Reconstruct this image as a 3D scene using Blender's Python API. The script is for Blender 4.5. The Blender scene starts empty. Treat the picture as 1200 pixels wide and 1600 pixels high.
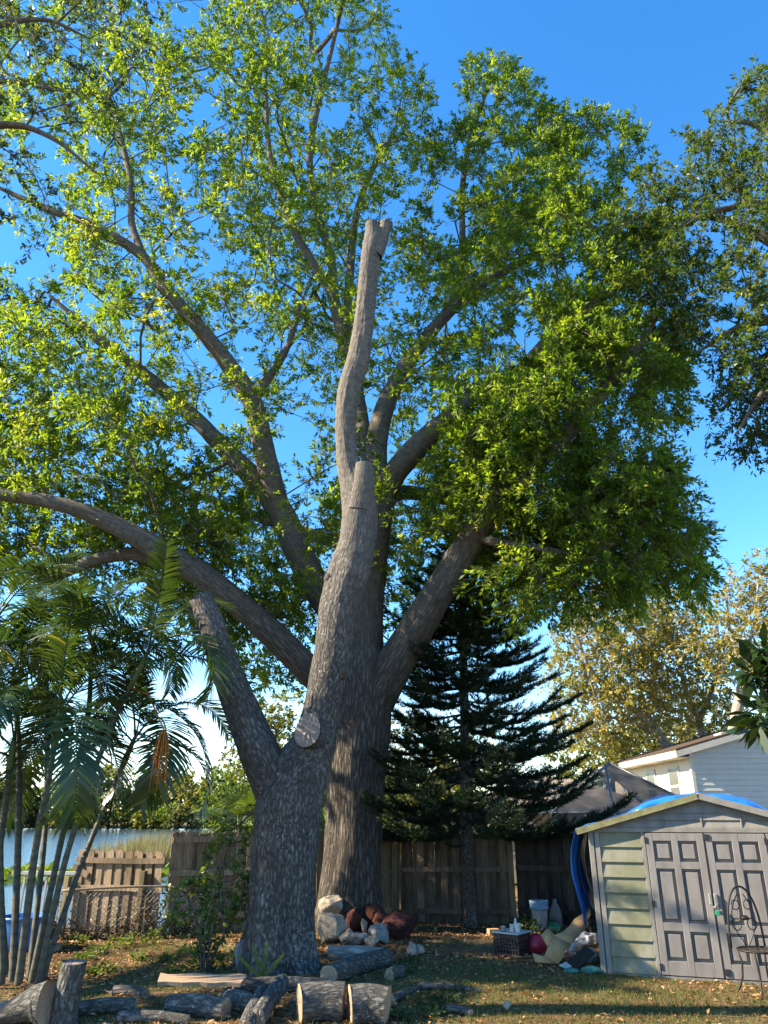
import bpy, math, random
import numpy as np
from mathutils import Vector, Matrix

R = math.radians
rng = np.random.default_rng(11)
random.seed(5)
scene = bpy.context.scene
COL = scene.collection

# ------------------------------------------------------------------ camera
F = 1150.0; PITCH = R(22.4); CZ = 1.8          # focal length in pixels of the 1200x1600 photograph, tilt, height
cam_data = bpy.data.cameras.new('camera')
cam_data.sensor_fit = 'VERTICAL'; cam_data.sensor_height = 36.0
cam_data.lens = F / 1600.0 * 36.0
cam_data.clip_start = 0.05; cam_data.clip_end = 3000.0
cam = bpy.data.objects.new('camera', cam_data); COL.objects.link(cam)
cam.location = (0, 0, CZ); cam.rotation_euler = (R(90) + PITCH, 0, 0)
scene.camera = cam

# ------------------------------------------------------------------ sky and sun
SUN_EL = R(34); SUN_AZ = R(-95)                 # azimuth from +Y (view direction), negative = to the left
world = bpy.data.worlds.new('World'); scene.world = world
world.use_nodes = True
wn = world.node_tree; wn.nodes.clear()
w_out = wn.nodes.new('ShaderNodeOutputWorld'); w_bg = wn.nodes.new('ShaderNodeBackground')
w_sky = wn.nodes.new('ShaderNodeTexSky'); w_sky.sky_type = 'NISHITA'; w_sky.sun_disc = False
w_sky.sun_elevation = SUN_EL; w_sky.sun_rotation = SUN_AZ % (2*math.pi)
w_sky.altitude = 200; w_sky.air_density = 1.0; w_sky.dust_density = 0.15; w_sky.ozone_density = 2.5
w_hsv = wn.nodes.new('ShaderNodeHueSaturation'); w_hsv.inputs['Saturation'].default_value = 1.31
# low bank of soft white cloud near the horizon
w_tc = wn.nodes.new('ShaderNodeTexCoord'); w_map = wn.nodes.new('ShaderNodeMapping')
w_map.inputs['Scale'].default_value = (2.2, 2.2, 7.0)
w_noise = wn.nodes.new('ShaderNodeTexNoise'); w_noise.inputs['Scale'].default_value = 1.7; w_noise.inputs['Detail'].default_value = 7
w_ramp = wn.nodes.new('ShaderNodeValToRGB'); w_ramp.color_ramp.elements[0].position = .50; w_ramp.color_ramp.elements[1].position = .72
w_sep = wn.nodes.new('ShaderNodeSeparateXYZ'); w_low = wn.nodes.new('ShaderNodeMapRange')
w_low.inputs[1].default_value = .05; w_low.inputs[2].default_value = .17; w_low.inputs[3].default_value = .95; w_low.inputs[4].default_value = 0.0
w_mul = wn.nodes.new('ShaderNodeMath'); w_mul.operation = 'MULTIPLY'
w_mix = wn.nodes.new('ShaderNodeMixRGB'); w_mix.inputs['Color2'].default_value = (5.6, 5.9, 6.3, 1)
L = wn.links.new
L(w_tc.outputs['Generated'], w_map.inputs[0]); L(w_map.outputs[0], w_noise.inputs[0]); L(w_noise.outputs[0], w_ramp.inputs[0])
L(w_tc.outputs['Generated'], w_sep.inputs[0]); L(w_sep.outputs[2], w_low.inputs[0])
L(w_ramp.outputs[0], w_mul.inputs[0]); L(w_low.outputs[0], w_mul.inputs[1]); L(w_mul.outputs[0], w_mix.inputs[0])
L(w_sky.outputs[0], w_hsv.inputs['Color']); L(w_hsv.outputs[0], w_mix.inputs['Color1'])
L(w_mix.outputs[0], w_bg.inputs[0]); L(w_bg.outputs[0], w_out.inputs[0])
w_bg.inputs[1].default_value = 0.115

sun_data = bpy.data.lights.new('sun', 'SUN'); sun_data.energy = 5.0; sun_data.angle = R(0.5); sun_data.color = (1.0, .83, .60)
sun = bpy.data.objects.new('sun', sun_data); COL.objects.link(sun)
TO_SUN = Vector((math.sin(SUN_AZ)*math.cos(SUN_EL), math.cos(SUN_AZ)*math.cos(SUN_EL), math.sin(SUN_EL)))
sun.rotation_euler = TO_SUN.to_track_quat('Z', 'Y').to_euler()

vs = scene.view_settings
vs.view_transform = 'Standard'; vs.look = 'None'; vs.gamma = 1.0; vs.use_curve_mapping = False
vs.exposure = 1.92
scene.render.engine = 'CYCLES'
scene.cycles.max_bounces = 7; scene.cycles.diffuse_bounces = 3; scene.cycles.glossy_bounces = 3
scene.cycles.transmission_bounces = 4; scene.cycles.transparent_max_bounces = 6
scene.cycles.use_denoising = True

# ------------------------------------------------------------------ pixels to places
def ray(u, v):
    dx = (u - 600)/F; dz = -(v - 800)/F
    return np.array([dx, math.cos(PITCH) - dz*math.sin(PITCH), math.sin(PITCH) + dz*math.cos(PITCH)])
def G(u, v, z=0.0):                               # where that direction meets the ground (or height z)
    d = ray(u, v); t = (z - CZ)/d[2]
    return np.array([0, 0, CZ]) + t*d
def AT(u, v, y):                                  # where that direction reaches distance y
    d = ray(u, v); t = y/d[1]
    return np.array([0, 0, CZ]) + t*d
def PXM(u, v, y):                                 # metres per pixel there
    p = AT(u, v, y)
    return (p[1]*math.cos(PITCH) + (p[2] - CZ)*math.sin(PITCH))/F

# ------------------------------------------------------------------ noise
def _hash(ix, iy, iz):
    h = (ix.astype(np.int64)*374761393 + iy.astype(np.int64)*668265263 + iz.astype(np.int64)*2147483647 + 1013904223) & 0xffffffff
    h = ((h ^ (h >> 13))*1274126177) & 0xffffffff
    return ((h ^ (h >> 16)) & 0xffff)/65535.0
def vnoise(p):
    p = np.asarray(p, float); i = np.floor(p).astype(np.int64); f = p - i; f = f*f*(3 - 2*f)
    out = 0
    for a in (0, 1):
        for b in (0, 1):
            for c in (0, 1):
                w = (f[..., 0] if a else 1 - f[..., 0])*(f[..., 1] if b else 1 - f[..., 1])*(f[..., 2] if c else 1 - f[..., 2])
                out = out + w*_hash(i[..., 0] + a, i[..., 1] + b, i[..., 2] + c)
    return out*2 - 1
def fbm(p, octaves=4):
    p = np.asarray(p, float); s = 0; a = 1.0; t = 0
    for k in range(octaves):
        s = s + a*vnoise(p*(2.03**k) + 17.3*k); t += a; a *= .5
    return s/t
def unit(v):
    v = np.asarray(v, float)
    return v/np.maximum(np.linalg.norm(v, axis=-1, keepdims=True), 1e-9)
def rand_unit(n, r=None):
    return unit((r or rng).normal(size=(n, 3)))

# ------------------------------------------------------------------ mesh helpers
def link(o, parent=None):
    COL.objects.link(o)
    if parent is not None: o.parent = parent
    return o
def tag(o, label=None, cat=None, group=None, kind=None):
    if label: o['label'] = label
    if cat: o['category'] = cat
    if group: o['group'] = group
    if kind: o['kind'] = kind
    return o
def empty(name, loc=(0, 0, 0), rz=0, label=None, cat=None, group=None):
    o = bpy.data.objects.new(name, None); o.empty_display_size = .2
    COL.objects.link(o); o.location = tuple(float(c) for c in loc); o.rotation_euler = (0, 0, rz)
    return tag(o, label, cat, group)
def np_mesh(name, V, Q, mat, face_attr=None, point_vec=None, smooth=False):
    """V (n,3), Q (m,k) all faces with k corners"""
    me = bpy.data.meshes.new(name); V = np.asarray(V, np.float32); Q = np.asarray(Q, np.int32)
    me.vertices.add(len(V)); me.vertices.foreach_set('co', V.ravel())
    m, k = Q.shape
    me.loops.add(m*k); me.loops.foreach_set('vertex_index', Q.ravel())
    me.polygons.add(m); me.polygons.foreach_set('loop_start', np.arange(0, m*k, k, dtype=np.int32))
    me.polygons.foreach_set('loop_total', np.full(m, k, np.int32))
    if smooth: me.polygons.foreach_set('use_smooth', np.ones(m, bool))
    me.update(calc_edges=True)
    if face_attr is not None:
        at = me.attributes.new('rnd', 'FLOAT', 'FACE'); at.data.foreach_set('value', np.asarray(face_attr, np.float32))
    if point_vec is not None:
        at = me.attributes.new('bark_co', 'FLOAT_VECTOR', 'POINT'); at.data.foreach_set('vector', np.asarray(point_vec, np.float32).ravel())
    me.materials.append(mat)
    return me
def mobj(name, me, parent=None):
    return link(bpy.data.objects.new(name, me), parent)

class MB:
    """collects shapes for one mesh"""
    def __init__(self): self.v = []; self.f = []; self.s = []
    def add(self, verts, faces, smooth=False, M=None):
        n = len(self.v)
        for p in verts:
            p = Vector(p)
            self.v.append(tuple(M @ p if M else p))
        for f in faces: self.f.append(tuple(i + n for i in f)); self.s.append(smooth)
        return self
    def box(self, a, b, bev=0.0, M=None, jit=0.0):
        x0, y0, z0 = a; x1, y1, z1 = b
        if bev <= 0:
            vs_ = [(x0,y0,z0),(x1,y0,z0),(x1,y1,z0),(x0,y1,z0),(x0,y0,z1),(x1,y0,z1),(x1,y1,z1),(x0,y1,z1)]
            fs = [(3,2,1,0),(4,5,6,7),(0,1,5,4),(1,2,6,5),(2,3,7,6),(3,0,4,7)]
            if jit: vs_ = [tuple(c + random.uniform(-jit, jit) for c in p) for p in vs_]
            return self.add(vs_, fs, M=M)
        import itertools
        B = bev; vs_ = []; idx = {}
        for sx in (0, 1):
            for sy in (0, 1):
                for sz in (0, 1):
                    c = [(x1 if sx else x0), (y1 if sy else y0), (z1 if sz else z0)]
                    sg = [(-1 if sx else 1), (-1 if sy else 1), (-1 if sz else 1)]
                    for ax in range(3):
                        p = [c[i] + (sg[i]*B if i != ax else 0) for i in range(3)]
                        idx[(sx, sy, sz, ax)] = len(vs_); vs_.append(p)
        fs = []
        def face(ax, s):
            o = [i for i in range(3) if i != ax]; q = []
            for (a_, b_) in ((0,0),(1,0),(1,1),(0,1)):
                k = [0,0,0]; k[ax] = s; k[o[0]] = a_; k[o[1]] = b_; q.append(idx[(*k, ax)])
            flip = (s == 1) ^ (ax == 1)
            return q if flip else q[::-1]
        for ax in range(3):
            for s in (0, 1): fs.append(face(ax, s))
        for ax in range(3):
            o = [i for i in range(3) if i != ax]
            for a_ in (0, 1):
                for b_ in (0, 1):
                    k0 = [0,0,0]; k0[o[0]] = a_; k0[o[1]] = b_; k1 = list(k0); k1[ax] = 1
                    q = [idx[(*k0, o[0])], idx[(*k1, o[0])], idx[(*k1, o[1])], idx[(*k0, o[1])]]
                    fs.append(q if (a_ ^ b_ ^ (ax == 1)) else q[::-1])
        for k in itertools.product((0, 1), repeat=3):
            q = [idx[(*k, a_)] for a_ in range(3)]
            fs.append(q if sum(k) % 2 else q[::-1])
        return self.add(vs_, fs, M=M)
    def tube(self, pts, rad, n=8, cap=True, smooth=True):
        pts = [np.asarray(p, float) for p in pts]
        if not hasattr(rad, '__len__'): rad = [rad]*len(pts)
        fr = frames(np.array(pts)); base = len(self.v); k = len(pts)
        for i, p in enumerate(pts):
            for j in range(n):
                a = 2*math.pi*j/n
                self.v.append(tuple(p + rad[i]*(math.cos(a)*fr[i][1] + math.sin(a)*fr[i][2])))
        for i in range(k - 1):
            for j in range(n):
                a = base + i*n + j; b = base + i*n + (j+1) % n
                self.f.append((a, b, b + n, a + n)); self.s.append(smooth)
        if cap:
            self.f.append(tuple(base + j for j in range(n))[::-1]); self.s.append(False)
            self.f.append(tuple(base + (k-1)*n + j for j in range(n))); self.s.append(False)
        return self
    def lathe(self, prof, n=20, c=(0, 0, 0), smooth=True, M=None):
        vs_ = []; fs = []
        for (r, z) in prof:
            for j in range(n):
                a = 2*math.pi*j/n; vs_.append((c[0] + r*math.cos(a), c[1] + r*math.sin(a), c[2] + z))
        for i in range(len(prof) - 1):
            for j in range(n):
                a = i*n + j; b = i*n + (j+1) % n; fs.append((a, b, b + n, a + n))
        fs.append(tuple(range(n))[::-1]); fs.append(tuple((len(prof)-1)*n + j for j in range(n)))
        return self.add(vs_, fs, smooth, M)
    def mesh(self, name, mat):
        me = bpy.data.meshes.new(name); me.from_pydata(self.v, [], self.f); me.update()
        me.polygons.foreach_set('use_smooth', np.array(self.s, bool))
        me.materials.append(mat); return me
    def build(self, name, mat, parent=None):
        return mobj(name, self.mesh(name, mat), parent)

def frames(P):
    """tangent, normal, binormal along a path without twist"""
    P = np.asarray(P, float); n = len(P)
    T = np.zeros_like(P)
    T[1:-1] = P[2:] - P[:-2] if n > 2 else 0
    T[0] = P[1] - P[0]; T[-1] = P[-1] - P[-2]; T = unit(T)
    up = np.array([0.0, 1.0, 0.0]) if abs(T[0][1]) < .9 else np.array([1.0, 0, 0])
    N = unit(np.cross(T[0], up)); out = []
    for i in range(n):
        N = unit(N - T[i]*np.dot(N, T[i])); out.append((T[i], N, np.cross(T[i], N)))
    return out
def catmull(P, step):
    """smooth path through the rows of P (any number of columns; first three are the place)"""
    P = np.asarray(P, float); Q = np.vstack([2*P[0] - P[1], P, 2*P[-1] - P[-2]]); out = []
    for i in range(1, len(Q) - 2):
        p0, p1, p2, p3 = Q[i-1], Q[i], Q[i+1], Q[i+2]
        m = max(2, int(math.ceil(np.linalg.norm((p2 - p1)[:3])/step)))
        t = np.linspace(0, 1, m, endpoint=False)[:, None]
        out.append(.5*((2*p1) + (-p0 + p2)*t + (2*p0 - 5*p1 + 4*p2 - p3)*t*t + (-p0 + 3*p1 - 3*p2 + p3)*t**3))
    out.append(P[-1][None]); return np.vstack(out)
def ribbon_tube(P, rad, sides):
    """arrays of one tube: verts, quads, bark coordinates"""
    P = np.asarray(P, float); rad = np.asarray(rad, float); n = len(P)
    fr = frames(P); N = np.array([f[1] for f in fr]); B = np.array([f[2] for f in fr])
    th = np.arange(sides)*2*math.pi/sides; c, s = np.cos(th), np.sin(th)
    rad2 = rad if rad.ndim == 2 else np.repeat(rad[:, None], sides, 1)
    V = P[:, None, :] + rad2[..., None]*(c[None, :, None]*N[:, None, :] + s[None, :, None]*B[:, None, :])
    S = np.concatenate([[0], np.cumsum(np.linalg.norm(np.diff(P, axis=0), axis=1))])
    rm = rad2.mean(1)
    bc = np.stack([rm[:, None]*c[None], rm[:, None]*s[None], np.repeat(S[:, None], sides, 1)], -1)
    i = np.arange(n - 1)[:, None]; j = np.arange(sides)[None, :]
    a = i*sides + j; b = i*sides + (j + 1) % sides
    Q = np.stack([a, b, b + sides, a + sides], -1).reshape(-1, 4)
    return V.reshape(-1, 3), Q, bc.reshape(-1, 3)
class Tubes:
    def __init__(self): self.V = []; self.Q = []; self.B = []; self.n = 0
    def add(self, V, Q, B):
        self.V.append(V); self.Q.append(Q + self.n); self.B.append(B); self.n += len(V)
    def mesh(self, name, mat):
        return np_mesh(name, np.vstack(self.V), np.vstack(self.Q), mat, point_vec=np.vstack(self.B), smooth=True)

def leaf_quads(base, d, nrm, ln, wd, curl=.12):
    """one folded leaf per row: verts (n*4,3), quads"""
    n = len(base); side = unit(np.cross(d, nrm)); nrm = np.cross(side, d)
    ln = np.broadcast_to(ln, n)[:, None]; wd = np.broadcast_to(wd, n)[:, None]
    a = base; c = base + d*ln - nrm*ln*curl
    m = base + d*ln*.48 + nrm*ln*curl*.35
    V = np.stack([a, m + side*wd*.5, c, m - side*wd*.5], 1).reshape(-1, 3)
    Q = np.arange(n*4).reshape(-1, 4)
    return V, Q

# ------------------------------------------------------------------ materials
def new_mat(name):
    m = bpy.data.materials.new(name); m.use_nodes = True; nt = m.node_tree
    b = nt.nodes['Principled BSDF']; return m, nt, b
def node(nt, t, **kw):
    n = nt.nodes.new(t)
    for k, v in kw.items(): setattr(n, k, v)
    return n
def ramp(nt, stops, src=None):
    r = nt.nodes.new('ShaderNodeValToRGB'); e = r.color_ramp.elements
    while len(e) < len(stops): e.new(.5)
    for el, (p, c) in zip(e, stops): el.position = p; el.color = (*c, 1)
    if src is not None: nt.links.new(src, r.inputs[0])
    return r.outputs[0]
def noise(nt, vec, scale, detail=5, rough=.55, dist=0.0):
    n = nt.nodes.new('ShaderNodeTexNoise'); n.inputs['Scale'].default_value = scale; n.inputs['Detail'].default_value = detail
    n.inputs['Roughness'].default_value = rough; n.inputs['Distortion'].default_value = dist
    if vec is not None: nt.links.new(vec, n.inputs['Vector'])
    return n.outputs[0]
def mapped(nt, vec, scale):
    m = nt.nodes.new('ShaderNodeMapping'); m.inputs['Scale'].default_value = scale; nt.links.new(vec, m.inputs[0]); return m.outputs[0]
def coord(nt, which='Object'):
    return nt.nodes.new('ShaderNodeTexCoord').outputs[which]
def attr(nt, name, out='Fac'):
    a = nt.nodes.new('ShaderNodeAttribute'); a.attribute_name = name; return a.outputs[out]
def mixc(nt, fac, a, b, blend='MIX'):
    m = nt.nodes.new('ShaderNodeMixRGB'); m.blend_type = blend
    for i, s in ((0, fac), (1, a), (2, b)):
        if isinstance(s, (int, float)): m.inputs[i].default_value = s
        elif isinstance(s, tuple): m.inputs[i].default_value = (*s, 1)
        else: nt.links.new(s, m.inputs[i])
    return m.outputs[0]
def bump(nt, b, h, strength=.5, dist=.02):
    n = nt.nodes.new('ShaderNodeBump'); n.inputs['Strength'].default_value = strength; n.inputs['Distance'].default_value = dist
    nt.links.new(h, n.inputs['Height']); nt.links.new(n.outputs[0], b.inputs['Normal'])
def maprange(nt, src, a, b, c=0.0, d=1.0):
    m = nt.nodes.new('ShaderNodeMapRange'); nt.links.new(src, m.inputs[0])
    for i, x in enumerate((a, b, c, d)): m.inputs[i + 1].default_value = x
    return m.outputs[0]

def leaf_mat(name, stops, trans=.42, tint=(1.5, 1.35, .55), rough=.45, spec=.35):
    m, nt, b = new_mat(name)
    col = ramp(nt, stops, attr(nt, 'rnd'))
    nt.links.new(col, b.inputs['Base Color']); b.inputs['Roughness'].default_value = rough; b.inputs['Specular IOR Level'].default_value = spec
    tr = nt.nodes.new('ShaderNodeBsdfTranslucent'); nt.links.new(mixc(nt, 1.0, col, tint, 'MULTIPLY'), tr.inputs[0])
    mx = nt.nodes.new('ShaderNodeMixShader'); mx.inputs[0].default_value = trans
    nt.links.new(b.outputs[0], mx.inputs[1]); nt.links.new(tr.outputs[0], mx.inputs[2])
    nt.links.new(mx.outputs[0], nt.nodes['Material Output'].inputs[0]); return m

def bark_mat(name, dark, mid, light, lichen=(.42, .45, .43), lich_amt=.5, stretch=(7, 7, 1.6), bstr=.8, young=None):
    m, nt, b = new_mat(name)
    co = attr(nt, 'bark_co', 'Vector'); st = mapped(nt, co, stretch)
    vo = nt.nodes.new('ShaderNodeTexVoronoi'); vo.feature = 'DISTANCE_TO_EDGE'; vo.inputs['Scale'].default_value = 3.2
    wob = mixc(nt, .22, st, nt_color(nt, st, 3.0)); nt.links.new(wob, vo.inputs['Vector'])
    ridge = maprange(nt, vo.outputs['Distance'], 0.0, .35)
    fine = noise(nt, st, 9, 6, .65)
    h = mixc(nt, .55, ridge, fine)
    col = ramp(nt, [(.12, dark), (.45, mid), (.8, light)], h)
    blot = noise(nt, mapped(nt, co, (2.3, 2.3, 1.1)), 1.3, 4, .6)
    col = mixc(nt, maprange(nt, blot, .40, .62, 0, .55), col, tuple(c*.45 for c in mid))
    sp = noise(nt, mapped(nt, co, (14, 14, 8)), 2.2, 5, .7)
    sp2 = noise(nt, mapped(nt, co, (2, 2, 1)), 1.0, 3)
    la = nt.nodes.new('ShaderNodeMath'); la.operation = 'MULTIPLY'
    nt.links.new(maprange(nt, sp, .54, .62), la.inputs[0]); nt.links.new(maprange(nt, sp2, .38, .6, .15*lich_amt, lich_amt), la.inputs[1])
    col = mixc(nt, la.outputs[0], col, lichen)
    if young:                                       # smoother pale bark on the younger wood above the given heights
        z = nt.nodes.new('ShaderNodeSeparateXYZ'); nt.links.new(coord(nt, 'Object'), z.inputs[0])
        yb = ramp(nt, [(.3, young[0]), (.7, young[1])], noise(nt, mapped(nt, co, (3, 3, 5)), 2.6, 6, .65))
        yf = maprange(nt, z.outputs[2], young[2], young[3], 0, .68); col = mixc(nt, yf, col, yb); h = mixc(nt, yf, h, (.5, .5, .5))
    nt.links.new(col, b.inputs['Base Color']); b.inputs['Roughness'].default_value = .9; b.inputs['Specular IOR Level'].default_value = .15
    bump(nt, b, h, bstr, .03); return m
def nt_color(nt, vec, scale):
    n = nt.nodes.new('ShaderNodeTexNoise'); n.inputs['Scale'].default_value = scale; nt.links.new(vec, n.inputs['Vector'])
    return n.outputs['Color']
def plain(name, c, rough=.6, spec=.3, var=.25, scale=6, bstr=.15, metal=0.0, c2=None, space='Object', stretch=(1, 1, 1)):
    m, nt, b = new_mat(name); co = mapped(nt, coord(nt, space), stretch)
    n = noise(nt, co, scale, 6, .6)
    c2 = c2 or tuple(x*(1 - 2*var) for x in c)
    nt.links.new(ramp(nt, [(.3, c2), (.68, c)], n), b.inputs['Base Color'])
    b.inputs['Roughness'].default_value = rough; b.inputs['Specular IOR Level'].default_value = spec; b.inputs['Metallic'].default_value = metal
    if bstr: bump(nt, b, noise(nt, co, scale*5, 4), bstr, .01)
    return m
def wood_mat(name, dark, light, stretch=(14, 14, 1.2), stain=.5, rough=.85):
    m, nt, b = new_mat(name); co = coord(nt, 'Object')
    oi = nt.nodes.new('ShaderNodeObjectInfo')
    sh = nt.nodes.new('ShaderNodeVectorMath'); sh.operation = 'ADD'
    sc_ = nt.nodes.new('ShaderNodeVectorMath'); sc_.operation = 'SCALE'; sc_.inputs[3].default_value = 9.0
    cb = nt.nodes.new('ShaderNodeCombineXYZ')
    for k in range(3): nt.links.new(oi.outputs['Random'], cb.inputs[k])
    nt.links.new(cb.outputs[0], sc_.inputs[0]); nt.links.new(co, sh.inputs[0]); nt.links.new(sc_.outputs[0], sh.inputs[1])
    st = mapped(nt, sh.outputs[0], stretch)
    g = noise(nt, st, 3.2, 7, .62, .4)
    col = ramp(nt, [(.28, dark), (.5, tuple((a + b_)/2 for a, b_ in zip(dark, light))), (.74, light)], g)
    bl = noise(nt, sh.outputs[0], 1.6, 4, .6)
    col = mixc(nt, maprange(nt, bl, .45, .7, 0, stain), col, tuple(x*.4 for x in dark))
    hv = nt.nodes.new('ShaderNodeHueSaturation'); nt.links.new(maprange(nt, oi.outputs['Random'], 0, 1, .62, 1.3), hv.inputs['Value'])
    nt.links.new(col, hv.inputs['Color'])
    nt.links.new(hv.outputs[0], b.inputs['Base Color']); b.inputs['Roughness'].default_value = rough; b.inputs['Specular IOR Level'].default_value = .2
    bump(nt, b, g, .5, .01); return m
# ------------------------------------------------------------------ ground, lake, far shore
def sstep(a, b, x):
    t = np.clip((np.asarray(x, float) - a)/(b - a), 0, 1); return t*t*(3 - 2*t)
LAKE_Z = -1.0
def height(x, y):
    x = np.asarray(x, float); y = np.asarray(y, float)
    left = sstep(4.0, -1.5, x - .05*(y - 16))            # the bank falls to the lake behind the left fence only
    h = -1.9*left*sstep(14.6, 21.0, y)
    far = sstep(168, 180, y + 10*np.sin(x*.021) + 4*np.sin(x*.083))
    h = h*(1 - far) + far*(-.6 + .7*sstep(180, 260, y))
    right = sstep(20, 60, x - .3*y)
    h = h*(1 - right)
    P = np.stack([x, y, np.zeros_like(x)], -1)
    near = np.exp(-np.maximum(0, np.hypot(x, y - 11) - 10)/6)
    h = h + near*(.035*fbm(P*.55, 3) + .012*fbm(P*3.1, 3))
    # a low swell of soil round the two trunks and by the fence foot
    h = h + .05*np.exp(-((x + 1.29)**2 + (y - 10.6)**2)/.9) + .06*np.exp(-((x + .5)**2 + (y - 13.9)**2)/1.2)
    return h
def hz(x, y): return float(height(np.array([x]), np.array([y]))[0])
def on_ground(u, v):
    p = G(u, v)
    for _ in range(3): p = G(u, v, hz(p[0], p[1]))
    return p

gx = np.concatenate([-np.geomspace(700, 13, 26), np.linspace(-12, 12, 165), np.geomspace(13, 700, 26)])
gy = np.concatenate([np.linspace(-120, 3, 12), np.linspace(4, 22, 125), np.geomspace(22.6, 900, 60)])
X, Y = np.meshgrid(gx, gy); Z = height(X, Y)
gv = np.stack([X, Y, Z], -1).reshape(-1, 3)
nx_ = len(gx); ii = (np.arange(len(gy) - 1)[:, None]*nx_ + np.arange(nx_ - 1)[None]).ravel()
gq = np.stack([ii, ii + 1, ii + 1 + nx_, ii + nx_], -1)

m_ground, nt, b = new_mat('ground_soil'); co = coord(nt, 'Object')
n1 = noise(nt, co, .9, 6, .6); n2 = noise(nt, co, 14, 7, .7); n3 = noise(nt, co, 55, 4, .7); n4 = noise(nt, co, .45, 3, .5, .4)
soil = ramp(nt, [(.3, (.045, .027, .015)), (.5, (.13, .075, .038)), (.68, (.24, .155, .085))], n2)
speck = ramp(nt, [(.35, (.05, .03, .017)), (.62, (.27, .17, .09))], n3)
soil = mixc(nt, .45, soil, speck)
grass_c = ramp(nt, [(.3, (.03, .045, .012)), (.7, (.12, .13, .04))], n3)
soil = mixc(nt, maprange(nt, n1, .45, .62, 0, .75), soil, grass_c)
pale = ramp(nt, [(.35, (.14, .10, .06)), (.65, (.3, .23, .13))], n2)
soil = mixc(nt, maprange(nt, n4, .5, .66, 0, .55), soil, pale)
nt.links.new(soil, b.inputs['Base Color']); b.inputs['Roughness'].default_value = .95; b.inputs['Specular IOR Level'].default_value = .1
bump(nt, b, mixc(nt, .5, n2, n3), .9, .04)
ground = mobj('ground', np_mesh('ground', gv, gq, m_ground, smooth=True)); tag(ground, kind='structure')

m_water, nt, b = new_mat('lake_water'); co = coord(nt, 'Object')
b.inputs['Base Color'].default_value = (.035, .06, .075, 1); b.inputs['Roughness'].default_value = .12; b.inputs['Specular IOR Level'].default_value = .6
wv = noise(nt, mapped(nt, co, (.8, 2.6, 1)), 1.5, 5, .6); bump(nt, b, wv, .35, .12)
lv = [(-420, 15.5, LAKE_Z), (40, 15.5, LAKE_Z), (40, 200, LAKE_Z), (-420, 200, LAKE_Z)]
lake = mobj('lake', MB().add(lv, [(0, 1, 2, 3)]).mesh('lake', m_water)); tag(lake, kind='structure')
# ------------------------------------------------------------------ tree machinery
def smooth_limb(path, step=.25):
    """path rows (u, v, y, width in pixels) -> rows (x, y, z, r)"""
    rows = []
    for (u, v, y, w) in path:
        p = AT(u, v, y); rows.append((*p, .5*w*PXM(u, v, y)))
    return catmull(rows, step)

def bark_tube(T, rows, sides, ridge=.010, lump=.05, flare=None, seed=0.0, dents=()):
    """thick limb with lumps and bark ridges as real relief; rows (x,y,z,r) already dense"""
    P = rows[:, :3]; r = rows[:, 3]; n = len(P)
    S = np.concatenate([[0], np.cumsum(np.linalg.norm(np.diff(P, axis=0), axis=1))])
    th = np.arange(sides)*2*math.pi/sides
    c, s = np.cos(th)[None], np.sin(th)[None]
    A = np.stack([np.repeat(c, n, 0), np.repeat(s, n, 0), np.repeat(S[:, None], sides, 1)], -1)
    rad = np.repeat(r[:, None], sides, 1)
    big = fbm(A*np.array([1.3, 1.3, 1.1]) + seed, 3)
    rad = rad*(1 + lump*1.6*big)
    if flare:
        amt, hh, lobes = flare
        fl = amt*np.exp(-S/hh)[:, None]
        rad = rad*(1 + fl*(.62 + .38*np.sin(lobes*th + seed)[None] + .28*np.sin((lobes*2 + 1)*th + 2*seed)[None] + .35*big))
        rad = rad*(1 + .035*np.exp(-S/(hh*4))[:, None]*np.sin(lobes*th*1.0 + seed)[None])
    B = np.stack([rad*c*9, rad*s*9, np.repeat(S[:, None], sides, 1)*2.1], -1)
    rid = 1 - np.abs(fbm(B + seed, 4))*2.2
    rad = rad + ridge*rid
    for (du, dv, dr, dd) in dents:                 # (height along, angle, size, depth)
        a = np.abs((th[None] - dv + math.pi) % (2*math.pi) - math.pi)*r[:, None]
        rad = rad - dd*np.exp(-((a/dr)**2 + ((S[:, None] - du)/(dr*1.4))**2))
    V, Q, bc = ribbon_tube(P, rad, sides)
    bc[:, 2] += seed*3.1; T.add(V, Q, bc)
    k = len(V); off = T.n - k
    return P, rad

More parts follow.
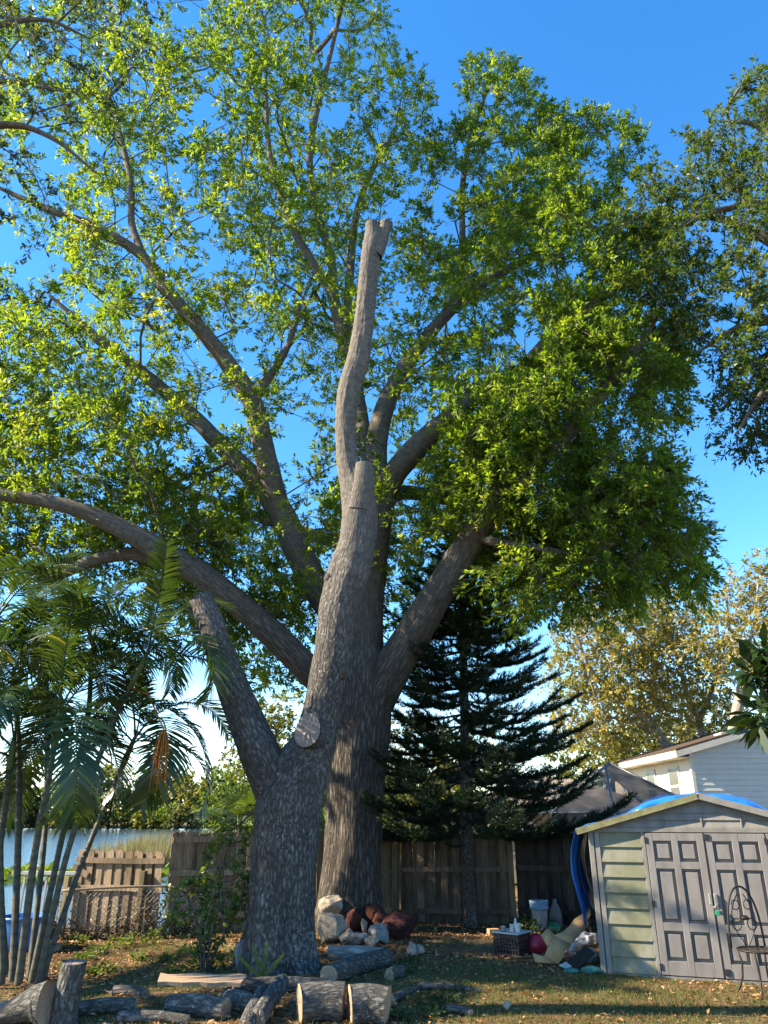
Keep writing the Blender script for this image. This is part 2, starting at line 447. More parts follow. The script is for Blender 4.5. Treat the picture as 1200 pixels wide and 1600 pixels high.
def grow(limbs, targets, steps=.45, wob=.10, seed=0, bias=.55, min_r=.0):
    """limbs: list of dense rows (x,y,z,r). Every target is joined to the nearest fitting wood, giving a forked branch system.
    returns node arrays and the tips"""
    rg = np.random.default_rng(seed)
    pos = []; par = []; fixed = []; dirs = []
    for rows in limbs:
        prev = -1
        for k, row in enumerate(rows):
            pos.append(row[:3]); par.append(prev); fixed.append(row[3]); prev = len(pos) - 1
            nx = rows[min(k + 1, len(rows) - 1)][:3] - rows[max(k - 1, 0)][:3]; dirs.append(unit(nx))
    nfix = len(pos)
    cap = nfix + len(targets)*14
    Pn = np.zeros((cap, 3)); Pn[:nfix] = pos; Dn = np.zeros((cap, 3)); Dn[:nfix] = dirs
    Pa = np.full(cap, -1); Pa[:nfix] = par; n = nfix
    ok = np.ones(cap, bool)
    fx = np.array(fixed); ok[:nfix] = fx < (.5 if min_r == 0 else min_r)
    d0 = np.array([np.min(np.linalg.norm(Pn[:nfix] - t, axis=1)) for t in targets])
    tips = []
    for ti in np.argsort(d0):
        t = targets[ti]; dv = t - Pn[:n]; d = np.linalg.norm(dv, axis=1) + 1e-6
        ca = np.einsum('ij,ij->i', dv, Dn[:n])/d
        cost = d*(1 + bias*(1 - ca)) + (~ok[:n])*50
        k = int(np.argmin(cost)); m = max(1, int(round(d[k]/steps)))
        a = Pn[k]; da = Dn[k]; ctrl = a + da*d[k]*.35
        prev = k
        for i in range(1, m + 1):
            f = i/m; q = (1-f)**2*a + 2*f*(1-f)*ctrl + f*f*t
            if i < m: q = q + rg.normal(size=3)*wob*steps
            Dn[n] = unit(q - Pn[prev]); Pn[n] = q; Pa[n] = prev; prev = n; n += 1
        tips.append(prev)
    return Pn[:n], Pa[:n], Dn[:n], np.array(fixed), np.array(tips)

def branch_mesh(name, Pn, Pa, fixed, tips, mat, tip_r=.007, expo=2.35, rmax=.16, T=None):
    n = len(Pn); nf = len(fixed)
    load = np.zeros(n)
    load[tips] += tip_r**expo
    for i in range(n - 1, nf - 1, -1):
        load[i] = max(load[i], tip_r**expo); load[Pa[i]] += load[i]
    rad = np.minimum(load**(1/expo), rmax); rad[:nf] = fixed
    kids = [[] for _ in range(n)]
    for i in range(nf, n):
        if Pa[i] >= 0: kids[Pa[i]].append(i)
    T = T or Tubes()
    starts = [(p, c) for p in range(n) for c in kids[p] if (p < nf) or c != max(kids[p], key=lambda q: rad[q])]
    for p, c in starts:
        ch = [p, c]
        while kids[ch[-1]]:
            ch.append(max(kids[ch[-1]], key=lambda q: rad[q]))
        r = rad[ch].copy(); r[0] = min(r[0], r[1]*1.25)
        sides = 3 if r[0] < .012 else (5 if r[0] < .04 else 8)
        pts = Pn[ch]
        if len(ch) < 2: continue
        T.add(*ribbon_tube(pts, r, sides))
    return T, rad

def foliage(centres, dirs, twigs, leaves, tl, ll, lw, seed=0, up=.25, spread=.85, droop=.15, T=None, tr=.004, size_var=.25, shade=0.0):
    """sprays: every centre carries twigs, every twig leaves. Returns leaf verts, quads, per-leaf random"""
    rg = np.random.default_rng(seed); N = len(centres)
    C = np.repeat(centres, twigs, 0); D = np.repeat(dirs, twigs, 0); M = len(C)
    td = unit(D*.7 + rand_unit(M, rg)*spread + np.array([0, 0, up]))
    tl_ = tl*rg.uniform(.55, 1.25, M)
    C = C - td*(tl_*.15)[:, None] + rg.normal(size=(M, 3))*tl*.16
    if T is not None:
        for k in range(0, M, 1):
            pass
        a = C; e = C + td*tl_[:, None]
        s1 = unit(np.cross(td, rand_unit(M, rg))); s2 = np.cross(td, s1)
        r0 = tr
        V = np.stack([a + s1*r0, a - s1*r0*.5 + s2*r0*.87, a - s1*r0*.5 - s2*r0*.87, e, e, e], 1)
        V[:, 3] += s1*r0*.35; V[:, 4] += -s1*r0*.2 + s2*r0*.3; V[:, 5] += -s1*r0*.2 - s2*r0*.3
        o = (np.arange(M)*6)[:, None]
        Q = np.concatenate([o + np.array([[0, 1, 4, 3]]), o + np.array([[1, 2, 5, 4]]), o + np.array([[2, 0, 3, 5]])], 0)
        T.add(V.reshape(-1, 3), Q, V.reshape(-1, 3)*.3)
    tw = np.repeat(np.arange(M), leaves); K = len(tw)
    t = np.clip(rg.beta(2.2, 1.1, K)*1.02, .05, 1.0)
    base = C[tw] + td[tw]*(tl_[tw]*t)[:, None] - np.array([0, 0, 1.0])*(droop*tl_[tw]*t*t)[:, None]
    rv = rand_unit(K, rg); perp = unit(rv - td[tw]*np.sum(rv*td[tw], 1, keepdims=True))
    ld = unit(td[tw]*(.35 + .6*t)[:, None] + perp*.85 + np.array([0, 0, -.12]))
    nr = unit(rand_unit(K, rg)*.8 + np.array([-.25, -.1, .75]))
    L_ = ll*rg.uniform(1 - size_var*1.4, 1 + size_var, K); W_ = lw*rg.uniform(.75, 1.2, K)*L_/ll
    V, Q = leaf_quads(base, ld, nr, L_, W_)
    base_r = np.clip(rg.normal(.5, .16, N), .05, .95)
    rnd = np.clip(base_r[tw//twigs] + rg.normal(0, .14, K), 0, 1)
    return V, Q, rnd

def in_poly(pts, poly):
    x, y = pts[:, 0], pts[:, 1]; r = np.zeros(len(pts), bool); n = len(poly)
    for i in range(n):
        x0, y0 = poly[i]; x1, y1 = poly[(i + 1) % n]
        c = ((y0 > y) != (y1 > y)) & (x < (x1 - x0)*(y - y0)/((y1 - y0) if y1 != y0 else 1e-9) + x0); r ^= c
    return r
def crown_points(poly, n, ymid, yhalf, seed, keep=None, rel=.55):
    """points through a crown: direction inside the silhouette, depth inside a rounded body that thins toward its rim; spaced apart"""
    rg = np.random.default_rng(seed); P = np.array(poly, float); lo, hi = P.min(0), P.max(0)
    out = []
    cand = rg.uniform(lo, hi, (n*9, 2)); cand = cand[in_poly(cand, poly)]
    # distance to the silhouette edge gives the thickness there
    A = P; Bp = np.roll(P, -1, 0)
    def edge(q):
        ab = Bp - A; t = np.clip(((q[:, None] - A)*ab).sum(-1)/(ab*ab).sum(-1), 0, 1)
        return np.min(np.linalg.norm(q[:, None] - (A + t[..., None]*ab), axis=-1), 1)
    ed = edge(cand); thick = np.clip(ed/260, .06, 1)**.6
    if keep is not None:
        k = rg.uniform(size=len(cand)) < keep(cand); cand = cand[k]; thick = thick[k]
    cand = cand[:n*4]; thick = thick[:n*4]
    ym = ymid(cand) if callable(ymid) else ymid
    yy = ym + yhalf*thick*rg.uniform(-1, 1, len(cand))
    W = np.array([AT(u, v, y) for (u, v), y in zip(cand, yy)])
    cell = {}; sel = []
    for i, p in enumerate(W):
        k = tuple((p//rel).astype(int))
        if cell.get(k, 0) >= 1: continue
        cell[k] = 1; sel.append(i)
        if len(sel) >= n: break
    return W[sel]

m_bark = bark_mat('oak_bark', (.020, .018, .016), (.075, .068, .060), (.17, .16, .145), (.30, .32, .31), .65, (9, 9, 2.6), young=((.07, .064, .055), (.20, .182, .155), 3.6, 7.0))
m_bark2 = bark_mat('oak_bark_furrowed', (.016, .014, .012), (.068, .059, .049), (.165, .148, .125), (.24, .25, .235), .35, (8, 8, 1.1), 1.0, young=((.07, .063, .052), (.19, .172, .145), 3.5, 8.0))
m_bark_far = bark_mat('pale_bark', (.16, .14, .12), (.32, .29, .25), (.5, .47, .42), lich_amt=.2)
m_cut, nt, b = new_mat('cut_wood'); co = coord(nt, 'Object')
wv = nt.nodes.new('ShaderNodeTexWave'); wv.wave_type = 'RINGS'; wv.rings_direction = 'SPHERICAL'
wv.inputs['Scale'].default_value = 13; wv.inputs['Distortion'].default_value = 2.5; wv.inputs['Detail'].default_value = 3
nt.links.new(co, wv.inputs[0])
cc = ramp(nt, [(0, (.28, .185, .11)), (1, (.33, .23, .14))], wv.outputs[0])
cc = mixc(nt, maprange(nt, noise(nt, co, 5, 5), .42, .68, 0, .7), cc, (.24, .17, .11))
nt.links.new(cc, b.inputs['Base Color']); b.inputs['Roughness'].default_value = .85
bump(nt, b, noise(nt, co, 40, 4), .35, .01)
m_cut_old = plain('weathered_cut_wood', (.20, .165, .14), .9, .15, .12, 7, .3)

def cut_disc(name, centre, normal, radius, mat, parent, n=28, rough=.006, seed=0):
    """slightly uneven disc of end grain closing a sawn limb; its origin is the pith"""
    nrm = unit(normal); a = unit(np.cross(nrm, [0.3, .1, 1.0])); bb = np.cross(nrm, a)
    rg = np.random.default_rng(seed); ph = rg.uniform(0, 6.28, 3); vs_ = [(0, 0, 0)]
    rings = (.35, .7, 1.0)
    for q in rings:
        for j in range(n):
            t = 2*math.pi*j/n; rr = radius*q*(1 + .05*math.sin(2*t + ph[0]) + .03*math.sin(3*t + ph[1]))
            z = rg.normal(0, rough) if q < 1 else -.004
            vs_.append(tuple(a*rr*math.cos(t) + bb*rr*math.sin(t) + nrm*z))
    fs = [(0, 1 + j, 1 + (j+1) % n) for j in range(n)]
    for k in range(2):
        for j in range(n):
            p = 1 + k*n + j; q = 1 + k*n + (j+1) % n; fs.append((p, p + n, q + n, q))
    o = MB().add(vs_, fs).build(name, mat, parent); o.location = tuple(float(x) for x in centre); return o

# ------------------------------------------------------------------ the lopped tree in front
FY = 10.6
front = empty('lopped_tree', (0, 0, 0), label='lopped oak with sawn-off trunk and limb stubs and no leaves', cat='tree')
base_f = on_ground(437, 1521); front.location = tuple(base_f)
def child_fix(o, root): o.location = tuple(Vector(o.location) - root.location); return o
def smooth_rows(path, step): return smooth_limb(path, step)
T = Tubes()
rows = smooth_rows([(u, v, FY, w*.95) for u, v, w in ((437, 1534, 108), (437, 1500, 106), (439, 1440, 104), (442, 1380, 103), (446, 1310, 104), (451, 1255, 108), (468, 1205, 92), (489, 1160, 70), (502, 1110, 57), (512, 1060, 59), (520, 1010, 58),
                    (529, 950, 62), (545, 895, 68), (558, 850, 58), (562, 800, 56), (556, 765, 50), (544, 730, 36), (541, 690, 34), (541, 650, 34), (547, 605, 37), (559, 565, 37), (567, 520, 33), (572, 470, 30), (578, 410, 31), (584, 375, 31), (586, 362, 30))], .035)
bark_tube(T, rows, 120, .011, .06, (.62, .34, 5), 1.3, dents=((1.55, 5.0, .13, .07),))
stub_rows = smooth_rows([(u, v, FY + dy, w*.95) for u, v, dy, w in ((444, 1290, -.04, 44), (430, 1240, -.05, 60), (410, 1188, -.05, 64), (388, 1135, -.04, 58), (364, 1075, -.02, 51), (344, 1020, 0, 44), (328, 970, 0, 40), (313, 933, 0, 36))], .035)
bark_tube(T, stub_rows, 80, .009, .05, None, 4.4)
ear = smooth_rows([(560, 800, FY - .1, 40), (566, 765, FY - .12, 37), (569, 726, FY - .13, 27)], .035); bark_tube(T, ear, 48, .006, .06, None, 7.7)
tipa = smooth_rows([(584, 400, FY, 24), (581, 372, FY, 20), (580, 349, FY, 18)], .03); bark_tube(T, tipa, 36, .005, .05, None, 2.2)
tipb = smooth_rows([(585, 400, FY - .03, 24), (596, 375, FY - .03, 20), (603, 349, FY - .02, 19)], .03); bark_tube(T, tipb, 36, .005, .05, None, 3.2)
side = np.array([(*(AT(492, 1158, FY)), .27), (*(AT(485, 1148, FY - .26)), .215), (*(AT(481, 1142, FY - .40)), .175)])
side = catmull(side, .03); bark_tube(T, side, 44, .005, .05, None, 9.9)
trunk_o = mobj('trunk', T.mesh('lopped_trunk', m_bark), front); trunk_o.location = tuple(-Vector(base_f))
def endcap(rws, rad_k=1.0, name='cut_face', mat=None, root=front, seed=0):
    d = rws[-1, :3] - rws[-4, :3]; c = rws[-1, :3] + unit(d)*.004
    return child_fix(cut_disc(name, c, d, rws[-1, 3]*rad_k, mat or m_cut, root, seed=seed), root)
endcap(stub_rows, 1.06, seed=1); endcap(ear, 1.06, seed=2); endcap(tipa, 1.08, seed=3); endcap(tipb, 1.08, seed=4)
fc = endcap(side, 1.10, mat=m_cut_old, seed=5); fc.location = tuple(Vector(fc.location) + Vector(tuple(unit(side[-1, :3] - side[-4, :3])))*.022); fc.scale = (.92, 1, 1.16); fc['label'] = 'greyish pear-shaped saw cut facing the yard'
m_knot = plain('knot_bark', (.10, .09, .08), .9, .15, .3, 12, .6)   # swollen knots and twig spurs left on the bark
for (u, v, r_, dy) in ((576, 842, .13, -.05), (516, 903, .10, -.10), (533, 1052, .13, -.10), (549, 795, .08, -.16), (306, 985, .07, -.02), (569, 490, .12, .0)):
    kn = MB(); p = AT(u, v, FY + dy) - base_f; n_ = 12
    vs_ = []; fs = []
    for i in range(7):
        a = math.pi*i/6
        for j in range(n_):
            t = 2*math.pi*j/n_; q = np.array([math.sin(a)*math.cos(t), math.sin(a)*math.sin(t), math.cos(a)*.8])
            vs_.append(tuple(p + q*r_*(1 + .25*fbm((q*2.1 + u)[None], 2)[0])))
    for i in range(6):
        for j in range(n_): fs.append((i*n_ + j, (i+1)*n_ + j, (i+1)*n_ + (j+1) % n_, i*n_ + (j+1) % n_))
    kn.add(vs_, fs, True); kn.build('bark_knot', m_knot, front)

# ------------------------------------------------------------------ the big leafy tree behind it
BY = 14.1
oak = empty('leafy_oak', tuple(on_ground(545, 1456)), label='huge leafy oak with furrowed double trunk and spreading bright green crown', cat='tree')
base_o = np.array(oak.location)
T = Tubes()
o_trunk = smooth_rows([(548, 1470, BY, 92), (548, 1430, BY, 92), (550, 1360, BY, 88), (553, 1280, BY, 86), (556, 1200, BY, 90), (560, 1130, BY, 98), (563, 1070, BY, 88),
                       (566, 1000, BY + .1, 66), (570, 930, BY + .2, 60), (578, 850, BY + .2, 56), (588, 790, BY + .2, 54), (590, 750, BY + .2, 46)], .07)
bark_tube(T, o_trunk, 96, .016, .05, (.55, .45, 6), 5.1)
Ls = {}
Ls['h'] = smooth_rows([(560, 1150, BY, 60), (588, 1090, BY - .1, 62), (618, 1035, BY - .3, 58), (655, 975, BY - .6, 52), (695, 910, BY - .9, 46), (738, 840, BY - 1.2, 42), (790, 770, BY - 1.4, 36),
                       (850, 705, BY - 1.5, 34), (905, 655, BY - 1.5, 28), (960, 590, BY - 1.4, 20), (1010, 520, BY - 1.2, 11), (1050, 455, BY - 1.0, 3)], .1)
Ls['e'] = smooth_rows([(556, 1130, BY, 46), (520, 1085, BY - .2, 44), (478, 1043, BY - .4, 43), (425, 990, BY - .7, 41), (375, 945, BY - .9, 38), (320, 902, BY - 1.1, 36), (255, 862, BY - 1.3, 34),
                       (190, 826, BY - 1.4, 29), (125, 797, BY - 1.5, 23), (55, 780, BY - 1.5, 20), (-30, 768, BY - 1.4, 16), (-130, 745, BY - 1.2, 4)], .1)
Ls['e2'] = smooth_rows([(335, 915, BY - 1.1, 26), (280, 888, BY - 1.0, 24), (220, 866, BY - .9, 22), (160, 872, BY - .8, 19), (105, 893, BY - .7, 16), (50, 920, BY - .5, 5)], .1)
Ls['f'] = smooth_rows([(562, 1010, BY + .1, 40), (530, 970, BY + .1, 42), (498, 925, BY + .1, 43), (468, 865, BY + .1, 42), (440, 805, BY + .15, 40), (405, 757, BY + .2, 34), (350, 700, BY + .4, 27), (290, 640, BY + .6, 22),
                       (225, 585, BY + .8, 19), (160, 535, BY + .9, 16), (115, 495, BY + 1, 9), (70, 455, BY + 1, 3)], .1)
Ls['g'] = smooth_rows([(443, 815, BY + .15, 32), (424, 750, BY - .1, 33), (408, 680, BY - .3, 31), (392, 622, BY - .5, 29), (350, 560, BY - .7, 25), (308, 508, BY - .9, 22), (262, 455, BY - 1, 18), (222, 400, BY - 1.1, 15),
                       (150, 355, BY - 1.2, 12), (70, 325, BY - 1.2, 10), (-20, 285, BY - 1.2, 3)], .1)
Ls['g2'] = smooth_rows([(226, 405, BY - 1.1, 12), (206, 350, BY - 1.0, 11), (205, 290, BY - .9, 10), (190, 220, BY - .8, 8), (168, 140, BY - .6, 5)], .1)
Ls['g3'] = smooth_rows([(395, 630, BY - .5, 15), (420, 590, BY - .5, 13), (450, 540, BY - .3, 10), (470, 470, BY - .1, 7)], .1)
Ls['a'] = smooth_rows([(588, 800, BY + .2, 40), (606, 755, BY, 38), (650, 700, BY - .3, 35), (700, 655, BY - .5, 31), (750, 615, BY - .6, 29), (800, 595, BY - .6, 24), (850, 540, BY - .5, 20), (900, 495, BY - .4, 16), (965, 450, BY - .2, 10), (1040, 400, BY, 3)], .1)
Ls['b'] = smooth_rows([(590, 770, BY + .2, 38), (587, 710, BY + .3, 35), (597, 650, BY + .4, 30), (620, 595, BY + .6, 25), (660, 535, BY + .8, 21), (700, 490, BY + 1.0, 17), (760, 440, BY + 1.2, 14), (840, 395, BY + 1.4, 11), (930, 340, BY + 1.6, 3)], .1)
Ls['c'] = smooth_rows([(588, 760, BY + .2, 28), (570, 690, BY + .6, 24), (558, 620, BY + .9, 22), (540, 545, BY + 1.1, 21), (525, 480, BY + 1.2, 19), (508, 440, BY + 1.3, 14), (470, 380, BY + 1.4, 12), (440, 310, BY + 1.5, 10), (420, 230, BY + 1.6, 8), (415, 130, BY + 1.7, 5)], .1)
Ls['d'] = smooth_rows([(524, 478, BY + 1.2, 14), (516, 400, BY + 1.5, 13), (490, 310, BY + 1.8, 11), (485, 230, BY + 2, 10), (505, 130, BY + 2.2, 8), (530, 30, BY + 2.4, 5)], .1)
Ls['d2'] = smooth_rows([(540, 545, BY + 1.1, 14), (546, 440, BY + 2.0, 13), (556, 340, BY + 2.6, 11), (580, 270, BY + 3.0, 8), (620, 200, BY + 3.3, 5)], .1)
Ls['i'] = smooth_rows([(660, 535, BY + .8, 12), (710, 460, BY + 1.4, 12), (722, 380, BY + 1.9, 10), (722, 300, BY + 2.2, 9), (735, 220, BY + 2.4, 7), (765, 130, BY + 2.6, 4)], .1)
Ls['j'] = smooth_rows([(578, 850, BY + .2, 26), (540, 850, BY + 1.2, 22), (470, 830, BY + 2.3, 18), (380, 800, BY + 3.2, 14), (280, 760, BY + 3.8, 10), (170, 700, BY + 4.2, 7)], .1)
Ls['k'] = smooth_rows([(590, 800, BY + .2, 28), (625, 770, BY + 1.1, 24), (700, 780, BY + 2.2, 20), (790, 800, BY + 3.0, 15), (880, 830, BY + 3.5, 11), (980, 850, BY + 3.8, 7)], .1)
Ls['l'] = smooth_rows([(738, 840, BY - 1.2, 16), (790, 850, BY - 1.6, 13), (860, 860, BY - 1.8, 10), (950, 880, BY - 1.8, 6)], .1)
for i, (k, rw) in enumerate(Ls.items()):
    fine = catmull(rw[::3] if len(rw) > 8 else rw, .10) if rw[0, 3] > .15 else rw
    bark_tube(T, fine, 36 if rw[0, 3] > .2 else (20 if rw[0, 3] > .1 else 10), .010 if rw[0, 3] > .2 else .004, .05, None, 1.7*i)
otr = mobj('trunk', T.mesh('leafy_oak_trunk', m_bark2), oak); otr.location = tuple(-Vector(base_o))

oak_poly = [(640, -130), (612, -20), (622, 60), (652, 130), (686, 215), (694, 290), (706, 330), (708, 240), (712, 150), (738, 95), (790, 88), (832, 140), (880, 190), (935, 180), (985, 190), (1018, 235), (1045, 300),
            (1060, 420), (1072, 540), (1066, 640), (1050, 700), (1066, 770), (1090, 840), (1118, 880), (1098, 925), (1030, 930), (965, 975), (880, 962), (800, 985), (720, 1000), (660, 1010), (600, 1060),
            (560, 1010), (500, 1040), (450, 1070), (395, 1088), (365, 1050), (330, 1015), (265, 965), (170, 945), (60, 930), (-60, 890), (-150, 830), (-200, 500), (-200, -60), (-140, -220), (300, -260), (520, -240)]
gaps = [(60, 415, 58), (10, 400, 50), (461, 690, 34), (455, 610, 24), (130, 470, 30), (150, 735, 30), (270, 705, 34), (330, 690, 22), (690, 660, 26), (315, 175, 26), (295, 30, 30), (520, 60, 22), (690, 330, 24), (225, 130, 18), (355, 780, 16), (120, 820, 18), (430, 1010, 18)]
def oak_keep(c):
    k = np.where(c[:, 0] > 640, 1.0, .85) 
    k = np.where((c[:, 0] > 700) & (c[:, 1] > 520), 1.0, k*.9)
    k = np.where((c[:, 1] > 880) & (c[:, 0] < 640), k*.75, k)
    for (u, v, r_) in gaps: k = k*np.clip((np.hypot(c[:, 0] - u, c[:, 1] - v) - r_*.8)/(r_*.6), 0, 1)
    k = k*np.clip(.80 + 1.5*fbm(np.stack([c[:, 0]/75, c[:, 1]/60, c[:, 0]*0 + 2.2], -1), 2), .12, 1)      # clumps and gaps
    return k
def oak_mid(c):      # the middle of the crown leans away where the lopped trunk stands, and comes nearer to the right
    return 15.3 + .9*np.exp(-((c[:, 0] - 560)/140)**2) - .7*sstep(700, 1000, c[:, 0]) - .3*sstep(200, -200, c[:, 0])
N_OAK = 3300
tg = crown_points(oak_poly, N_OAK, oak_mid, 4.2, 21, oak_keep, .42)
# nothing of the crown may stand in front of the lopped stem
tg = tg[~((np.abs(tg[:, 0] + .5) < 1.3) & (tg[:, 1] < 12.2))]
front_poly = [(700, 690), (760, 620), (800, 560), (870, 540), (900, 470), (970, 440), (1030, 520), (1050, 620), (1035, 700), (1060, 770), (1095, 850), (1040, 910), (930, 930), (850, 960), (760, 950), (690, 960), (660, 920), (740, 870), (770, 800), (720, 770)]
tg = np.vstack([tg, crown_points(front_poly, 170, BY - 1.9, 1.1, 23, lambda c: np.clip(.62 + 1.6*fbm(np.stack([c[:, 0]/70, c[:, 1]/60, c[:, 0]*0 + 5.1], -1), 2), .05, 1)*np.where(np.abs((c[:, 0] - 600) + (c[:, 1] - 1060)*.8) < 38, .45, 1.0), .36)])   # leaves hanging on the near side of the right-hand limb
low_poly = [(-100, 560), (60, 560), (240, 640), (420, 830), (470, 960), (400, 1060), (330, 980), (200, 930), (-100, 880)]
tg = np.vstack([tg, crown_points(low_poly, 230, 14.2, 2.4, 25, None, .40)])
tg = np.vstack([tg, [AT(u, v, BY + 1 + dy) for u, v, dy in ((82, 448, 0), (64, 462, .2), (100, 462, -.2), (75, 478, .3), (40, 470, .5), (20, 465, .3), (110, 440, .1))]])
Pn, Pa, Dn, fixed, tips = grow(list(Ls.values()), tg, .42, .12, 3)
TB = Tubes(); TB, rad = branch_mesh('branches', Pn, Pa, fixed, tips, m_bark2, .0075, 2.3, .075, TB)
dens = np.where(Pn[tips][:, 0] > 1.2, 1, 0)
leaf_stops = [(0, (.035, .075, .011)), (.45, (.09, .15, .018)), (.8, (.15, .205, .028)), (1, (.215, .22, .033))]
m_oakleaf = leaf_mat('oak_leaf', leaf_stops, .6, (2.2, 2.1, .7))
sel = tips
V1, Q1, r1 = foliage(Pn[sel], Dn[sel], 7, 21, .56, .118, .041, 31, T=TB, tr=.0045)
extra = tips[Pn[tips][:, 0] > 1.0]
V2, Q2, r2 = foliage(Pn[extra], Dn[extra], 5, 18, .55, .125, .042, 32, up=-.05, droop=.35, T=TB)
r2 = np.clip(r2 - .12, 0, 1)
br = mobj('branches', TB.mesh('leafy_oak_branches', m_bark2), oak); br.location = tuple(-Vector(base_o))
cr = mobj('crown', np_mesh('leafy_oak_crown', np.vstack([V1, V2]), np.vstack([Q1, Q2 + len(V1)]), m_oakleaf, np.concatenate([r1, r2])), oak); cr.location = tuple(-Vector(base_o))

# ------------------------------------------------------------------ more trees: same machinery
def side_tree(name, label, base, trunk_rows, limb_rows, pts, leafm, barkm, twigs, leaves, tl, ll, lw, seed, group=None, tip_r=.006, up=.2, droop=.2, rmax=.08, sides=18, steps=.4, spread=.85):
    root = empty(name, tuple(base), label=label, cat='tree', group=group); off = tuple(-Vector(tuple(base)))
    T = Tubes()
    for k, rw in enumerate([trunk_rows] + limb_rows): bark_tube(T, rw, sides if rw[0, 3] > .05 else 8, .006, .06, None, seed + k*1.3)
    t = mobj('trunk', T.mesh(name + '_trunk', barkm), root); t.location = off
    Pn, Pa, Dn, fixed, tips = grow(limb_rows or [trunk_rows[len(trunk_rows)//2:]], pts, steps, .12, seed)
    TB = Tubes(); TB, _ = branch_mesh('branches', Pn, Pa, fixed, tips, barkm, tip_r, 2.3, rmax, TB)
    V, Q, r = foliage(Pn[tips], Dn[tips], twigs, leaves, tl, ll, lw, seed + 1, up=up, droop=droop, T=TB, spread=spread)
    o = mobj('branches', TB.mesh(name + '_branches', barkm), root); o.location = off
    o = mobj('crown', np_mesh(name + '_crown', V, Q, leafm, r), root); o.location = off
    return root
def straight(rows, step=.15): return catmull(np.array(rows, float), step)

# oak whose limbs reach in from beyond the shed side
rb = (9.6, 12.6, 0.0)
r_tr = straight([(9.6, 12.6, -.1, .42), (9.6, 12.6, 3, .36), (9.4, 12.7, 6, .30), (9.3, 12.8, 9, .22)])
def px_rows(path, step=.15): return smooth_limb(path, step)
r_l = [px_rows([(1420, 640, 12.8, 40), (1330, 480, 12.9, 30), (1240, 400, 13.0, 22), (1150, 350, 13.1, 12), (1060, 330, 13.2, 3)]),
       px_rows([(1420, 640, 12.8, 34), (1330, 520, 12.9, 26), (1240, 500, 12.6, 18), (1160, 510, 12.4, 11), (1090, 550, 12.2, 3)]),
       px_rows([(1390, 560, 12.8, 34), (1320, 400, 12.8, 24), (1260, 280, 12.8, 16), (1190, 200, 12.9, 9), (1130, 190, 13, 3)]),
       px_rows([(1330, 480, 12.8, 16), (1230, 330, 12.9, 12), (1120, 330, 13.0, 9), (1040, 370, 13.0, 6), (985, 400, 13.0, 2)]),
       px_rows([(1300, 505, 12.7, 16), (1230, 560, 12.2, 12), (1180, 630, 12.0, 7), (1150, 680, 11.9, 2)])]
r_poly = [(985, 300), (1030, 250), (1085, 200), (1120, 170), (1160, 130), (1200, 95), (1300, 40), (1420, 60), (1420, 720), (1300, 740), (1200, 722), (1150, 705), (1118, 660), (1085, 600), (1060, 540), (1010, 480), (960, 420), (950, 350)]
r_gap = [(1100, 610, 30), (1090, 590, 24), (1190, 535, 14), (1130, 470, 12), (1060, 240, 20)]
def r_keep(c):
    k = np.full(len(c), .8)
    for (u, v, r_) in r_gap: k = k*np.clip((np.hypot(c[:, 0] - u, c[:, 1] - v) - r_*.7)/(r_*.6), 0, 1)
    return k
pts = crown_points(r_poly, 720, 12.6, 2.1, 41, r_keep, .34)
m_rleaf = leaf_mat('side_oak_leaf', [(0, (.022, .052, .010)), (.5, (.06, .11, .018)), (.85, (.11, .165, .03)), (1, (.18, .20, .04))], .5)
side_tree('side_oak', 'oak rooted outside the yard, its leafy limbs reaching in above the shed', rb, r_tr, r_l, pts, m_rleaf, m_bark2, 7, 15, .46, .115, .042, 43)

# tree overhead at the left, nearest to the viewer: bigger leaves hanging into the picture
lb = (-8.6, 8.0, 0.0)
l_tr = straight([(-8.6, 8.0, -.1, .34), (-8.5, 8.0, 2, .30), (-8.3, 7.9, 4.5, .26), (-7.9, 7.8, 7, .2), (-7.4, 7.7, 9, .12)])
l_l = [px_rows([(-560, 560, 7.7, 50), (-330, 330, 7.6, 36), (-200, 260, 7.6, 28), (-90, 215, 7.6, 21), (10, 195, 7.7, 11), (80, 215, 7.8, 6), (150, 270, 7.9, 2)]),
       px_rows([(-330, 330, 7.6, 26), (-180, 140, 7.6, 20), (-60, 60, 7.6, 12), (60, 30, 7.8, 6), (140, 60, 8, 2)]),
       straight([(-8.4, 7.95, 3.2, .16), (-9.6, 9.4, 4.4, .12), (-10.6, 10.6, 5.2, .08), (-11.2, 11.6, 5.6, .04)]),
       straight([(-8.4, 7.9, 4.0, .14), (-10.2, 8.2, 5.4, .10), (-11.8, 8.6, 6.2, .05)])]
l_poly = [(-320, -200), (200, -200), (262, 0), (250, 60), (215, 110), (190, 170), (170, 230), (130, 280), (90, 330), (60, 385), (20, 370), (-60, 380), (-320, 400)]
pts = crown_points(l_poly, 230, 7.9, 1.0, 51, lambda c: np.where(c[:, 0] + c[:, 1]*.6 > 230, .5, .8), .3)
rgq = np.random.default_rng(99); off_c = np.array([-10.4, 10.6, 6.4]) + rand_unit(70, rgq)*(rgq.uniform(0, 1, (70, 1))**.5)*np.array([1.8, 2.2, 2.0])  # unseen crown clusters off to the left, added to shade trunk and yard
pts = np.vstack([pts, off_c])
m_lleaf = leaf_mat('overhead_leaf', [(0, (.02, .045, .014)), (.5, (.05, .085, .026)), (.85, (.09, .125, .035)), (1, (.14, .15, .05))], .35, rough=.38, spec=.5)
side_tree('overhanging_tree', 'tree overhanging the yard with dull green larger leaves, rooted left of the palms', lb, l_tr, l_l, pts, m_lleaf, m_bark2, 5, 11, .34, .085, .036, 53, tip_r=.005, droop=.35)
